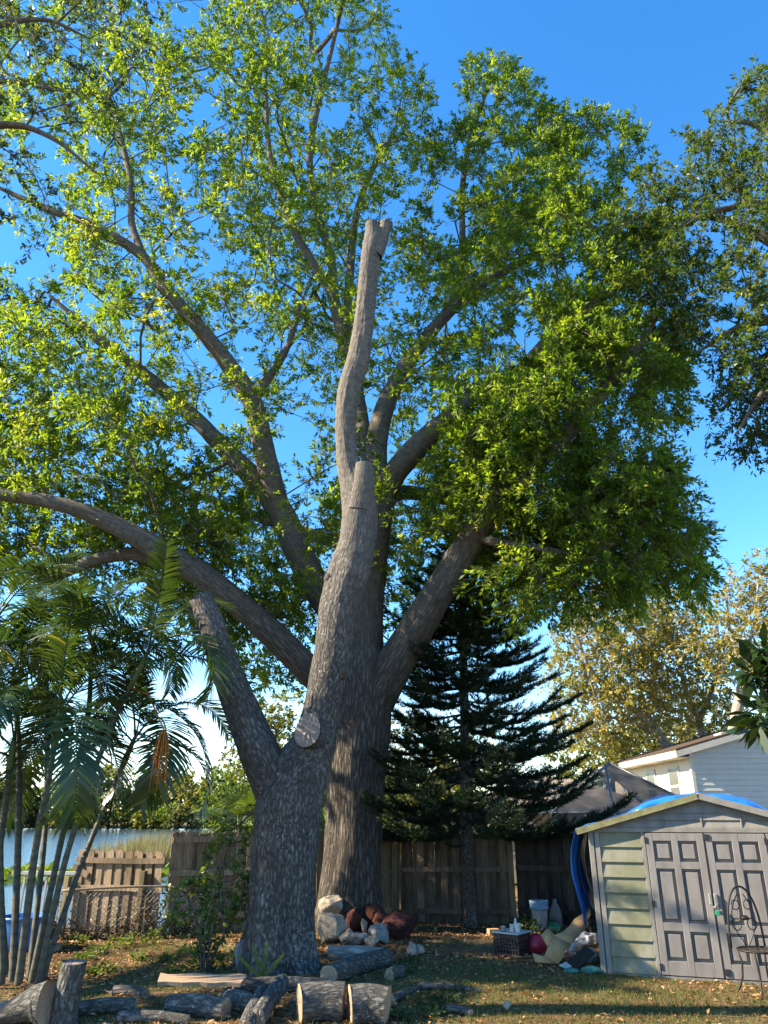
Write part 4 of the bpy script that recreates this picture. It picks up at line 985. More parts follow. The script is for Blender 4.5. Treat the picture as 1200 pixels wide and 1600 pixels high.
def fence_run(label, a, b, h, mat, pw=.135, gap=-.008, rails=(.16, .86, 1.42), posts=(), shadowbox=True, ztop_var=.015, lean=0.0, seed=0, post_h=None, z0=None, group='sections of the wooden yard fence'):
    """a, b ground points; pickets behind the rails as seen from the yard"""
    rgf = np.random.default_rng(seed); a = np.array(a[:2], float); b = np.array(b[:2], float); Ln = np.linalg.norm(b - a); ang = math.atan2(*(b - a)[::-1])
    root = empty('wooden_fence', (a[0], a[1], 0), ang, label, 'fence', group)
    ms = [picket_mesh(pw*s, h, seed=seed*7 + i).mesh('picket', mat) for i, s in enumerate((1, .93, 1.05, .97))]
    x = pw/2; i = 0
    while x < Ln - pw*.3:
        o = mobj('picket', ms[int(rgf.integers(0, 4))], root); back = .036 if (shadowbox and i % 2) else 0.0
        wx = a + (b - a)*x/Ln
        o.location = (x, back + rgf.uniform(-.004, .004), hz(*wx) - .04 + rgf.uniform(-ztop_var, ztop_var)); o.rotation_euler = (rgf.uniform(-.012, .012) + lean, rgf.uniform(-.014, .014), rgf.uniform(-.03, .03))
        x += (pw + gap)*(.86 if shadowbox else 1)*rgf.uniform(.96, 1.05); i += 1
    for zr in rails:
        mb = MB(); n = 8
        pts = np.linspace(0, Ln, n); sag = [.014*math.sin(3.1*q/Ln + zr*9) + rgf.uniform(-.004, .004) for q in pts]; zs = [hz(*(a + (b - a)*q/Ln)) for q in pts]
        vs_ = []
        for q, s, z_ in zip(pts, sag, zs):
            yy = -.046 + lean*zr*-1
            vs_ += [(q, yy, z_ + zr + s), (q, yy, z_ + zr + s + .085), (q, yy + .038, z_ + zr + s + .085), (q, yy + .038, z_ + zr + s)]
        fs = []
        for k in range(n - 1):
            for e in range(4): fs.append((k*4 + e, k*4 + (e+1) % 4, k*4 + 4 + (e+1) % 4, k*4 + 4 + e))
        fs += [(0, 3, 2, 1), ((n-1)*4, (n-1)*4 + 1, (n-1)*4 + 2, (n-1)*4 + 3)]
        mb.add(vs_, [f[::-1] for f in fs]).build('rail', mat, root)
    for px_ in posts:
        wx = a + (b - a)*px_/Ln; ph = post_h or h*.97
        MB().box((px_ - .05, -.14, -.1), (px_ + .05, -.048, ph), .006).build('post', m_post, root).location = (0, 0, hz(*wx))
    return root
PA = np.array([.2, 15.6]); PB = np.array([2.37, 15.07]); dirF = (PB - PA)/np.linalg.norm(PB - PA)
fence_run('weathered wooden fence panel behind the conifer trunk', PA, PB, 1.56, m_fence, seed=1, posts=(0.03, np.linalg.norm(PB - PA) - .02))
fence_run('dark wooden fence behind the bucket and the shed', PB + dirF*.06, PB + dirF*5.2, 1.50, m_fence_dark, seed=2, posts=(2.4, 4.9))
PL = np.array([-3.60, 13.72])
dm = (PA - PL)/np.linalg.norm(PA - PL)
m_fence_pale = wood_mat('pale_fence', (.10, .074, .05), (.34, .26, .175), stain=.5)  # less stained wood, lightened further to stand in for sun missing here
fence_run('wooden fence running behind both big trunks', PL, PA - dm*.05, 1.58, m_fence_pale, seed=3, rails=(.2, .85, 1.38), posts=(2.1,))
# low leaning panel at the lake end
PLL = np.array([-5.35, 14.25])
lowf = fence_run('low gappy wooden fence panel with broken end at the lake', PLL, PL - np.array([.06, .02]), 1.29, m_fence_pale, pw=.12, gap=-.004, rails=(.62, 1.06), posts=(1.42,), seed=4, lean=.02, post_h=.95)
for (x0, z0, x1, z1) in ((-.05, .98, .28, .84), (.0, .70, .30, .60)):
    mb = MB(); mb.box((0, -.062, -.05), (math.hypot(x1 - x0, z1 - z0), -.047, .05)); o = mb.build('broken_board', m_fence, lowf); o.location = (x0, 0, z0); o.rotation_euler = (0, math.atan2(z0 - z1, x1 - x0), 0)
MB().box((-.05, -.15, -.1), (.05, -.06, .82), .006).build('post', m_post, lowf).location = (-.08, 0, 0)

# chain link in front of the low panel
m_vine = leaf_mat('dry_vine_leaf', [(0, (.03, .022, .012)), (.6, (.09, .06, .03)), (1, (.10, .11, .03))], .2)
vrg = np.random.default_rng(66); vroot = empty('dry_vines', (-4.2, 13.3, 0), label='tangle of dry vines and dead leaves at the foot of the low fence panel', cat='vines')
K = 2600; vx = vrg.uniform(-.95, 1.5, K); vh = np.abs(vrg.normal(0, .17, K))*(1 + .5*np.sin(vx*4)); vy = .16*vx + vrg.uniform(-.12, .02, K)
V, Q = leaf_quads(np.stack([vx, vy, vh], -1), rand_unit(K, vrg), rand_unit(K, vrg), vrg.uniform(.03, .07, K), vrg.uniform(.015, .03, K)); mobj('leaves', np_mesh('vine_leaves', V, Q, m_vine, vrg.uniform(0, 1, K)), vroot)['kind'] = 'stuff'
mb = MB()
for k in range(90):
    x = vrg.uniform(-.95, 1.4); pts = [(x + .1*j*vrg.uniform(-.6, 1), .16*x + vrg.uniform(-.1, .02), .02 + .12*j*vrg.uniform(.2, 1)) for j in range(4)]; mb.tube(pts, .004, 4, False)
mb.build('stems', plain('dry_vine_stem', (.07, .05, .035), .9, .1, .3, 20, 0), vroot)['kind'] = 'stuff'
m_wire = plain('galvanised_wire', (.42, .38, .32), .5, .4, .25, 30, 0, .4)
m_rust = plain('rusty_rail', (.26, .20, .14), .7, .3, .3, 20, .2)
ca = np.array([-5.0, 13.08]); cb = np.array([-2.75, 13.45]); Lc = np.linalg.norm(cb - ca); ang = math.atan2(*(cb - ca)[::-1])
ch = empty('chain_link_fence', (*ca, 0), ang, 'sagging chain link fence in front of the low wooden panel', 'fence')
mb = MB(); hh = .70; spc = .07
def topz(x): return hh + .04*math.sin(x*1.3) - (.32*max(0, x - 1.6) if x > 1.6 else 0)
for k in range(int((Lc + hh)/spc) + 1):
    for s in (1, -1):
        pts = []
        for q in np.linspace(0, 1, 9):
            x = (k*spc - hh + hh*q) if s == 1 else (k*spc - hh*q)
            if 0 <= x <= Lc: pts.append((x, .006*s + .015*math.sin(x*7 + q*5), .02 + (topz(x) - .02)*q))
        if len(pts) > 1: mb.tube(pts, .0027, 4, False)
o = mb.build('wire_mesh', m_wire, ch); o['kind'] = 'stuff'
mb = MB(); mb.tube([(x, 0, topz(x)) for x in np.linspace(-.1, Lc, 14)], .017, 8); mb.build('top_rail', m_rust, ch)
for x in (0, 1.55): mb = MB(); mb.tube([(x, .03, -.1), (x, .03, topz(x) + .04)], .024, 10); mb.build('post', m_rust, ch)

# ------------------------------------------------------------------ the shed
m_resin, nt, b = new_mat('shed_resin'); co = coord(nt, 'Object'); n1 = noise(nt, mapped(nt, co, (2, 2, .8)), 2.2, 6, .65); n2 = noise(nt, co, 26, 5)
cc = ramp(nt, [(.3, (.10, .096, .085)), (.7, (.20, .192, .175))], n1)
cc = mixc(nt, maprange(nt, n2, .45, .7, 0, .35), cc, (.12, .12, .10)); nt.links.new(cc, b.inputs['Base Color']); b.inputs['Roughness'].default_value = .62; bump(nt, b, n2, .25, .004)
m_algae, nt, b = new_mat('shed_resin_algae'); co = coord(nt, 'Object'); n1 = noise(nt, mapped(nt, co, (1.6, 1, 1.0)), 1.9, 6, .65); n2 = noise(nt, co, 22, 5)
cc = ramp(nt, [(.3, (.085, .088, .042)), (.5, (.13, .132, .078)), (.7, (.19, .185, .155))], n1)
cc = mixc(nt, maprange(nt, n2, .48, .7, 0, .45), cc, (.11, .115, .06)); nt.links.new(cc, b.inputs['Base Color']); b.inputs['Roughness'].default_value = .65; bump(nt, b, n2, .25, .004)
m_door, nt, b = new_mat('shed_door'); co = coord(nt, 'Object'); n1 = noise(nt, mapped(nt, co, (3, 3, 1)), 2.0, 6, .6); n2 = noise(nt, mapped(nt, co, (30, 30, 3)), 2, 5)
cc = ramp(nt, [(.3, (.115, .107, .102)), (.7, (.19, .18, .172))], n1)
cc = mixc(nt, maprange(nt, n2, .5, .7, 0, .3), cc, (.15, .15, .12)); nt.links.new(cc, b.inputs['Base Color']); b.inputs['Roughness'].default_value = .55; bump(nt, b, n2, .2, .003)
m_roof = plain('shed_roof', (.13, .125, .115), .8, .2, .3, 8, .3)
m_rake = plain('mossy_roof_trim', (.19, .19, .10), .75, .2, .25, 9, .3)
m_black = plain('black_plastic', (.018, .018, .02), .45, .4, .2, 10, .05)
m_steel = plain('dull_steel', (.35, .35, .34), .45, .5, .2, 20, .1, .7)
SO = G(940, 1520); SA = R(-19.2); SW = 2.82; SH = 1.64; SD = 2.3; RZ = 2.03
shed = empty('garden_shed', (SO[0], SO[1], hz(SO[0], SO[1]) - .01), SA, 'grey panelled garden shed with green algae stains and padlocked double doors', 'shed')
MB().box((.02, .04, 0), (SW - .02, SD, SH)).build('wall', m_resin, shed)
gv_ = [(.02, .04, SH - .02), (SW - .02, .04, SH - .02), (SW/2, .04, RZ - .03)]; MB().add(gv_ + [(x, SD, z) for x, y, z in gv_], [(0, 1, 2), (5, 4, 3), (0, 2, 5, 3), (2, 1, 4, 5)]).build('gable_core', m_resin, shed)
for x0 in (0, SW - .14):
    MB().box((x0, -.035, 0), (x0 + .065, .035, SH), .006).build('corner_post', m_resin, shed)
    MB().box((x0 + .075, -.028, 0), (x0 + .14, .035, SH), .006).build('corner_post', m_resin, shed)
MB().box((.655, -.022, 0), (.705, .038, SH - .03), .005).build('door_jamb', m_resin, shed)
MB().box((2.115, -.022, 0), (2.165, .038, SH - .03), .005).build('door_jamb', m_resin, shed)
MB().box((.0, -.030, SH - .03), (SW, .037, SH + .03), .006).build('lintel', m_resin, shed)
MB().box((.0, -.02, -.03), (SW, .037, .028), .005).build('sill', m_resin, shed)
nb = 9; bh = (SH - .06)/nb
def lap(x0, x1, z0, z1, out=.026, xt0=None, xt1=None):
    xt0 = x0 if xt0 is None else xt0; xt1 = x1 if xt1 is None else xt1
    vs_ = [(x0, -out, z0), (x1, -out, z0), (xt1, .002, z1), (xt0, .002, z1), (x0, .03, z0), (x1, .03, z0), (xt1, .03, z1), (xt0, .03, z1)]
    return MB().add(vs_, [(0, 1, 2, 3), (5, 4, 7, 6), (4, 5, 1, 0), (3, 2, 6, 7), (4, 0, 3, 7), (1, 5, 6, 2)])
for k in range(nb):
    lap(.142, .653, .03 + k*bh, .03 + (k+1)*bh + .006).build('siding_board', m_algae, shed)
    lap(2.167, SW - .142, .03 + k*bh, .03 + (k+1)*bh + .006).build('siding_board', m_resin, shed)
ng = 4; gh = (RZ - SH - .05)/ng; slope = (RZ - SH)/(SW/2)
for k in range(ng):
    z0 = SH + .032 + k*gh; z1 = z0 + gh + .004; xa = (z0 - SH)/slope; xb = (z1 - SH)/slope
    lap(max(xa, .02), SW - max(xa, .02), z0, z1, .022, min(xb, SW/2 - .01), SW - min(xb, SW/2 - .01)).build('gable_board', m_resin, shed)
for x in (.95, 1.41, 1.87): MB().box((x - .008, -.029, SH + .032), (x + .008, .0, SH + .032 + 1.6*gh), .003).build('gable_batten', m_resin, shed)
def slab(x0, z0, x1, z1, y0, y1, t):
    nx_v = np.array([-(z1 - z0), 0, x1 - x0]); nx_v = nx_v/np.linalg.norm(nx_v)*t
    vs_ = [(x0, y0, z0), (x1, y0, z1), (x1, y1, z1), (x0, y1, z0)]; vs_ += [tuple(np.array(p) + nx_v) for p in vs_]
    return MB().add(vs_, [(0, 1, 2, 3), (7, 6, 5, 4), (1, 0, 4, 5), (2, 1, 5, 6), (3, 2, 6, 7), (0, 3, 7, 4)])
ov = .12
slab(-ov, SH - ov*slope + .005, SW/2, RZ + .005, -.10, SD + .1, .035).build('roof_panel', m_roof, shed)
slab(SW/2 + .002, RZ + .005, SW + ov, SH - ov*slope + .005, -.10, SD + .1, .035).build('roof_panel', m_roof, shed)
slab(-ov - .01, SH - ov*slope - .03, SW/2, RZ - .028, -.125, -.103, .075).build('rake_trim', m_rake, shed)
slab(SW/2 + .002, RZ - .028, SW + ov + .01, SH - ov*slope - .03, -.125, -.103, .075).build('rake_trim', m_resin, shed)
def door(x0, x1, hinge_left):
    z0, z1 = .035, SH - .038; w = x1 - x0; mb = MB(); st = .085; mid = (x0 + x1)/2; rl = [(z0, z0 + .15), (z0 + .47, z0 + .56), (z1 - .41, z1 - .33), (z1 - .09, z1)]
    d = mb
    for (a_, c_) in ((x0, x0 + st), (mid - .04, mid + .04), (x1 - st, x1)): d.box((a_, -.030, z0), (c_, .03, z1), .005)
    for (za, zb) in rl:
        d.box((x0 + st, -.0285, za), (mid - .04, .03, zb), .003); d.box((mid + .04, -.0285, za), (x1 - st, .03, zb), .003)
    D = d.build('door', m_door, shed)
    for (xa, xb) in ((x0 + st, mid - .04), (mid + .04, x1 - st)):
        for (za, zb) in ((rl[0][1], rl[1][0]), (rl[1][1], rl[2][0]), (rl[2][1], rl[3][0])):
            g_ = .035; vs_ = [(xa, .020, za), (xb, .020, za), (xb, .020, zb), (xa, .020, zb), (xa + g_*.7, .016, za + g_*.7), (xb - g_*.7, .016, za + g_*.7), (xb - g_*.7, .016, zb - g_*.7), (xa + g_*.7, .016, zb - g_*.7),
                              (xa + g_*1.2, -.014, za + g_*1.2), (xb - g_*1.2, -.014, za + g_*1.2), (xb - g_*1.2, -.014, zb - g_*1.2), (xa + g_*1.2, -.014, zb - g_*1.2)]
            fs = [(8, 9, 10, 11)]
            for q in (0, 4): fs += [(q + i, q + (i+1) % 4, q + 4 + (i+1) % 4, q + 4 + i) for i in range(4)]
            MB().add(vs_, fs).build('door_panel', m_door, D)
    hx = x0 if hinge_left else x1
    for zz in (.12, .80, 1.52): MB().box((hx - .018, -.043, zz - .035), (hx + .018, -.028, zz + .035), .004).build('hinge', m_black, D)
    return D
d1 = door(.712, 1.402, True); d2 = door(1.416, 2.108, False)
MB().box((1.404, -.034, .035), (1.414, .02, SH - .04)).build('door_gap_strip', m_black, shed)
mb = MB(); mb.box((1.36, -.065, .80), (1.40, -.031, .93), .01); mb.build('handle', m_steel, d1)
mb = MB(); mb.box((1.418, -.065, .80), (1.462, -.031, .93), .01); mb.build('handle', m_steel, d2)
mb = MB(); mb.box((1.37, -.078, .775), (1.45, -.066, .80)); mb.build('hasp', m_steel, d1)
for (x, z) in ((1.45, .10), (1.44, 1.56)): MB().box((x - .03, -.046, z - .035), (x + .03, -.031, z + .035), .004).build('bolt_plate', m_black, d2)
Msh = Matrix.Translation(shed.location) @ Matrix.Rotation(SA, 4, 'Z')
m_green = plain('green_lock_body', (.02, .20, .12), .35, .5, .1, 10, 0)
lock = empty('padlock', tuple(Msh @ Vector((1.432, -.085, .70))), SA, 'small green padlock hanging on the shed doors', 'padlock')
MB().box((-.028, -.014, 0), (.028, .014, .05), .006).build('lock_body', m_green, lock)
mb = MB(); mb.tube([(-.018, 0, .045), (-.018, 0, .085), (-.009, 0, .102), (.009, 0, .102), (.018, 0, .085), (.018, 0, .045)], .005, 8); mb.build('shackle', m_steel, lock)

# blue tarp over the roof and down the far side of the corner post
m_tarp, nt, b = new_mat('blue_tarp'); co = coord(nt, 'Object'); n1 = noise(nt, co, 3.5, 5, .6, .5)
nt.links.new(ramp(nt, [(.3, (.008, .09, .36)), (.7, (.02, .19, .60))], n1), b.inputs['Base Color']); b.inputs['Roughness'].default_value = .28; b.inputs['Specular IOR Level'].default_value = .6; bump(nt, b, n1, .5, .05)
tarp = empty('blue_tarp', tuple(Msh @ Vector((0, 0, 0))), SA, 'shiny blue tarp thrown over the shed roof and hanging down one side', 'tarp')
def sheet(fn, nu, nv, name, th=.006):
    vs_ = [fn(i/(nu-1), j/(nv-1)) for j in range(nv) for i in range(nu)]; fs = [(j*nu + i, j*nu + i + 1, (j+1)*nu + i + 1, (j+1)*nu + i) for j in range(nv-1) for i in range(nu-1)]
    o = MB().add(vs_, fs, True).build(name, m_tarp, tarp); md = o.modifiers.new('s', 'SOLIDIFY'); md.thickness = th; return o
def rz_(x): return RZ - abs(x - SW/2)*slope + .045
def f_roof(a, c):
    x = -.13 + a*(SW + .2); y = .20 + c*(SD - .2) + .10*math.sin(a*17) + .05*math.sin(a*41); q = np.array([[x*3, y*3, 1.7]])
    z = rz_(x) + .010 + (.05*abs(fbm(q, 3)[0]) + .10*math.exp(-((x - .92)/.30)**2) + .09*math.exp(-((x - 1.95)/.32)**2))*min(1, c/.16)**.6; return (x, y, z)
sheet(f_roof, 44, 22, 'roof_sheet')
def f_side(a, c):
    y = .10 + a*1.7; z = SH + .02 - c*(1.10 + .10*math.sin(a*7)); bul = .06 + .10*math.sin(min(c*1.2, 1)*math.pi) + .03*c
    fold = .035*math.sin(a*24 + 2.0*math.sin(c*3)) * (1 - .4*c); q = np.array([[y*4, z*3, 4.4]])
    return (-.06 - bul - fold*.8 + .02*fbm(q, 3)[0] - .02, y + .03*math.sin(c*6), z)
sheet(f_side, 40, 26, 'side_sheet')

# ------------------------------------------------------------------ wire garden chair before the shed
m_iron = plain('dark_wrought_iron', (.035, .03, .028), .55, .4, .3, 30, .1, .5)
cp = on_ground(1176, 1562)
chair = empty('garden_chair', (cp[0] + .26, cp[1] + .22, hz(cp[0], cp[1])), R(12), 'dark wrought iron garden chair with scrolled back before the shed doors', 'chair')
mb = MB(); a_ = np.linspace(0, 2*math.pi, 25); mb.tube([(.23*math.cos(t), .22*math.sin(t), .43) for t in a_], .012, 6, False)
for k in range(-4, 5):
    x = k*.05; yy = math.sqrt(max(.0, 1 - (x/.23)**2))*.22; mb.tube([(x, -yy, .43), (x, yy, .43)], .005, 5)
mb.build('seat', m_iron, chair)
for (sx, sy) in ((-1, -1), (1, -1), (-1, 1), (1, 1)):
    mb = MB(); mb.tube([(.18*sx, .15*sy, .43), (.15*sx, .13*sy, .30), (.16*sx, .15*sy, .15), (.21*sx, .20*sy, .0), (.225*sx, .215*sy, -.01)], .011, 7); mb.build('leg', m_iron, chair)
mb = MB(); mb.tube([(.20*math.cos(t)*1.08, .19, .43 + .62*max(0, math.sin(t))**.75) for t in np.linspace(0, math.pi, 22)], .012, 7); mb.build('back_frame', m_iron, chair)
mb = MB()
for s in (-1, 1):
    mb.tube([(s*(.02 + .13*math.sin(q*3.0)), .19, .45 + .52*q) for q in np.linspace(0, 1, 12)], .006, 5)
    mb.tube([(s*(.10 + .06*math.cos(t)), .19, .66 + .06*math.sin(t)) for t in np.linspace(0, 6.0, 16)], .006, 5)
    mb.tube([(s*(.08 + .05*math.cos(t)), .19, .86 + .05*math.sin(t)) for t in np.linspace(0, 6.0, 16)], .006, 5)
mb.lathe([(.001, 0), (.045, .01), (.055, .03), (.03, .05), (.001, .052)], 14, (0, .18, .70))
mb.build('back_scrolls', m_iron, chair)

# ------------------------------------------------------------------ neighbours' houses
m_vinyl = plain('white_siding', (.50, .50, .48), .55, .3, .06, 3, .05)
m_cream = plain('cream_wall', (.70, .64, .50), .7, .2, .06, 3, .05)
m_trim = plain('pale_trim', (.62, .57, .49), .6, .3, .08, 4, .05)
m_shingle = plain('brown_shingle', (.10, .072, .055), .9, .1, .3, 12, .4)
m_glass, nt, b = new_mat('window_glass'); b.inputs['Base Color'].default_value = (.12, .13, .12, 1); b.inputs['Roughness'].default_value = .08; b.inputs['Specular IOR Level'].default_value = .7
HY = 26.0
hc = AT(1079, 1185, HY); hx0 = hc[0]; ez = AT(1079, 1172, HY)[2]; HWd = 10.0; HD = 9.0; hs = .27
house = empty('white_house', (hx0, HY, 0), 0, 'white lap-sided house with dark brown roof rising behind the shed', 'house')
MB().box((.02, .02, 0), (HWd, HD, ez)).build('wall', m_cream, house)
bhh = .17; zz = 0.0; ztop = ez + hs*HWd/2
while zz < ztop - .1:
    z1 = zz + bhh; xa = max(0, (zz - ez)/hs); xb = max(0, (z1 - ez)/hs)
    if zz > 1.0:
        vs_ = [(xa, -.030, zz), (HWd - xa, -.030, zz), (HWd - xb, -.006, z1), (xb, -.006, z1), (xa, .015, zz), (HWd - xa, .015, zz), (HWd - xb, .015, z1), (xb, .015, z1)]
        MB().add(vs_, [(0, 1, 2, 3), (4, 5, 1, 0), (3, 2, 6, 7), (5, 4, 7, 6), (4, 0, 3, 7), (1, 5, 6, 2)]).build('siding_board', m_vinyl, house)
    zz = z1
MB().box((.0, -.028, 0), (HWd, .014, 1.02)).build('lower_wall', m_vinyl, house)
MB().box((-.05, -.045, 0), (.06, -.032, ez + .02)).build('corner_trim', m_trim, house); MB().box((-.05, -.032, 0), (-.001, .10, ez)).build('corner_trim', m_trim, house)
oh = .55
slab(-oh, ez - oh*hs + .10, HWd/2, ztop + .10, -.30, HD + .3, .07).build('roof_slope', m_shingle, house)
slab(HWd/2 + .003, ztop + .10, HWd + oh, ez - oh*hs + .10, -.30, HD + .3, .07).build('roof_slope', m_shingle, house)
slab(-oh, ez - oh*hs - .10, HWd/2, ztop - .10, -.31, -.27, .19).build('rake_board', m_trim, house)
slab(HWd/2 + .003, ztop - .10, HWd + oh, ez - oh*hs - .10, -.31, -.27, .19).build('rake_board', m_trim, house)
MB().box((-oh - .03, -.28, ez - oh*hs - .10), (-oh, HD + .3, ez - oh*hs + .11)).build('fascia', m_trim, house)
MB().box((-oh, -.26, ez - oh*hs - .10), (.0, HD + .3, ez - oh*hs - .085)).build('soffit', m_cream, house)
for yw in (1.2, 3.6, 6.2):
    w_ = MB().box((-.03, yw, ez - 1.75), (.019, yw + 1.0, ez - .42)).build('window', m_trim, house); MB().box((-.04, yw + .08, ez - 1.67), (-.031, yw + .92, ez - 1.12)).build('pane', m_glass, w_); MB().box((-.04, yw + .08, ez - 1.04), (-.031, yw + .92, ez - .50)).build('pane', m_glass, w_)
for (xv) in (1.6, 3.0): slab(xv, ez + xv*hs + .175, xv + .7, ez + (xv + .7)*hs + .175, 1.0, 1.6, .06).build('roof_vent', m_trim, house)

# low house and screened patio behind the fence
m_tan = plain('tan_stucco', (.42, .37, .30), .85, .15, .1, 4, .2)
m_tanroof = plain('tan_shingle_roof', (.30, .26, .215), .9, .1, .2, 10, .3)
m_white = plain('white_paint', (.72, .72, .70), .5, .3, .05, 4, .05)
LYh = 23.5
la_ = AT(770, 1285, LYh)[0]; lb_ = AT(1010, 1285, LYh)[0]; lez = AT(880, 1262, LYh)[2]; lrz = AT(930, 1215, LYh + 3)[2]
lowh = empty('tan_house', (la_, LYh, 0), 0, 'low tan house with white trim behind the screened patio', 'house'); lw = lb_ - la_
MB().box((0, 0, 0), (lw, 6, lez)).build('wall', m_tan, lowh)
e_ = .4; vs_ = [(-e_, -e_, lez + .02), (lw + e_, -e_, lez + .02), (lw + e_, 6 + e_, lez + .02), (-e_, 6 + e_, lez + .02), (1.6, 2.8, lrz), (lw - 1.6, 2.8, lrz)]
MB().add(vs_, [(0, 1, 5, 4), (1, 2, 5), (2, 3, 4, 5), (3, 0, 4), (3, 2, 1, 0)]).build('roof', m_tanroof, lowh)
MB().box((-e_, -e_ - .03, lez - .13), (lw + e_, -e_, lez + .018)).build('fascia', m_white, lowh)
for xw in (.35, 1.6): 
    w_ = MB().box((xw, -.04, .75), (xw + .9, -.002, 1.62)).build('window', m_white, lowh); MB().box((xw + .07, -.05, .82), (xw + .43, -.041, 1.55)).build('pane', m_glass, w_); MB().box((xw + .47, -.05, .82), (xw + .83, -.041, 1.55)).build('pane', m_glass, w_)
for xw in (.1, 2.7): MB().box((xw - .07, -.5, 0), (xw + .07, -.36, lez - .13)).build('porch_post', m_white, lowh)
m_screen, nt, b = new_mat('patio_screen'); b.inputs['Base Color'].default_value = (.075, .075, .078, 1); b.inputs['Roughness'].default_value = .8
tr_ = nt.nodes.new('ShaderNodeBsdfTransparent'); mx = nt.nodes.new('ShaderNodeMixShader'); mx.inputs[0].default_value = .86
nt.links.new(tr_.outputs[0], mx.inputs[1]); nt.links.new(b.outputs[0], mx.inputs[2]); nt.links.new(mx.outputs[0], nt.nodes['Material Output'].inputs[0])
m_alu = plain('grey_aluminium', (.17, .18, .19), .4, .5, .1, 10, 0, .5)
CY = 18.6
c0 = AT(862, 1270, CY); c1 = AT(1110, 1270, CY); pk = AT(952, 1192, CY + 1.0); cw = c1[0] - c0[0]
cage = empty('screen_enclosure', (c0[0], CY, 0), 0, 'dark mesh patio enclosure with slanting grey poles behind the fence', 'enclosure')
ce = c0[2]; px_ = pk[0] - c0[0]; pz = pk[2]
rf = [(0, 0, ce), (cw, 0, ce), (cw, 4, ce), (0, 4, ce), (px_, 1.0, pz), (px_ + .4, 3.0, pz)]
MB().add([rf[0], rf[1], rf[4]], [(0, 1, 2)]).build('roof_screen', m_screen, cage); MB().add([rf[1], rf[2], rf[5], rf[4]], [(0, 1, 2, 3)]).build('roof_screen', m_screen, cage)
MB().add([rf[0], rf[4], rf[5], rf[3]], [(0, 1, 2, 3)]).build('roof_screen', m_screen, cage); MB().add([(0, 0, 0), (cw, 0, 0), (cw, 0, ce), (0, 0, ce)], [(0, 1, 2, 3)]).build('wall_screen', m_screen, cage)
for (p, q) in ((0, 1), (1, 2), (2, 3), (3, 0), (0, 4), (1, 4), (2, 5), (3, 5), (4, 5)): mb = MB(); mb.tube([rf[p], rf[q]], .03, 4); mb.build('beam', m_alu, cage)
for p in rf[:4]: mb = MB(); mb.tube([(p[0], p[1], 0), p], .035, 4); mb.build('post', m_alu, cage)
pl = [AT(964, 1290, CY - .4), AT(947, 1194, CY - .2)]
mb = MB(); mb.tube([(pl[0][0] - c0[0] + .05, -.4, 0), (pl[0][0] - c0[0], -.35, pl[0][2]), (pl[1][0] - c0[0], -.1, pl[1][2])], .03, 8); mb.build('slanting_pole', m_alu, cage)
# bright house beyond the conifer
w0 = AT(640, 1285, 28); wh = empty('far_white_house', (w0[0], 28, 0), 0, 'sunlit white house glimpsed through the conifer above the fence', 'house')
wz = AT(680, 1262, 28)[2]; MB().box((0, 0, 0), (2.9, 5, wz)).build('wall', m_white, wh)
MB().add([(-.3, -.3, wz), (3.2, -.3, wz), (3.2, 5.3, wz), (-.3, 5.3, wz), (.9, 2.5, wz + .9), (2.0, 2.5, wz + .9)], [(0, 1, 5, 4), (1, 2, 5), (2, 3, 4, 5), (3, 0, 4), (3, 2, 1, 0)]).build('roof', m_tanroof, wh)
for xw in (.5, 1.7): 
    w_ = MB().box((xw, -.04, .9), (xw + .7, -.002, wz - .15)).build('window', m_trim, wh); MB().box((xw + .06, -.05, .96), (xw + .64, -.041, wz - .21)).build('pane', m_glass, w_)

# ------------------------------------------------------------------ logs and stumps
m_logbark = bark_mat('log_bark', (.025, .023, .02), (.085, .08, .072), (.18, .175, .16), (.25, .29, .275), .7, (9, 9, 3), .8)
def log(label, u0, v0, u1, v1, w, z0=None, z1=None, name='log', cap=True, taper=1.0, seed=0, bend=.03, group='cut logs on the ground', y1=None, dep=0.0, mat=None):
    """a sawn length lying on the ground between two picture points"""
    a = on_ground(u0, v0); b_ = on_ground(u1, v1); r = .5*w*PXM(u0, v0, a[1]); a = a.copy(); b_ = b_.copy()
    a[1] += r*.8; b_[1] += r*.8; a[2] = hz(a[0], a[1]) + r*.86; b_[2] = hz(b_[0], b_[1]) + r*.86*taper
    if z0 is not None: a[2] += z0
    if z1 is not None: b_[2] += z1
    m = (a + b_)/2 + np.array([0, bend, bend*.4]); rws = catmull(np.array([(*a, r), (*m, r*(1 + taper)/2), (*b_, r*taper)]), .03)
    c = (a + b_)/2; root = empty(name, tuple(c), label=label, cat='log', group=group)
    T = Tubes(); P, rad_ = bark_tube(T, rws, 36 if r > .06 else 20, .006 if r > .06 else .003, .07, None, seed*2.3 + 1)
    o = mobj('bark', T.mesh('log_bark', mat or m_logbark), root); o.location = tuple(-c)
    for (e, d, rr) in ((rws[0], rws[0, :3] - rws[3, :3], rad_[0].mean()), (rws[-1], rws[-1, :3] - rws[-4, :3], rad_[-1].mean())):
        cut_disc('end_grain', e[:3] - c + unit(d)*.003, d, rr*1.02, m_cut, root, 24, .004, seed)
    return root
log('short grey log under a sawn slab', 258, 1590, 350, 1596, 30, seed=1)
log('small pale log lying alone on the leaf litter', 176, 1557, 226, 1562, 15, seed=2)
log('grey log butting against the tall stump', 112, 1590, 208, 1584, 21, seed=3)
log('thin log lying across the front of the grey log', 182, 1600, 292, 1603, 17, seed=4, taper=.8)
log('lichen-covered log at the foot of the lopped trunk', 362, 1556, 505, 1550, 22, seed=5, taper=.85)
log('crooked limb running in front of the trunk foot', 352, 1576, 412, 1598, 28, seed=6)
log('forked limb piece standing on its end', 398, 1612, 437, 1568, 28, z1=.10, seed=7)
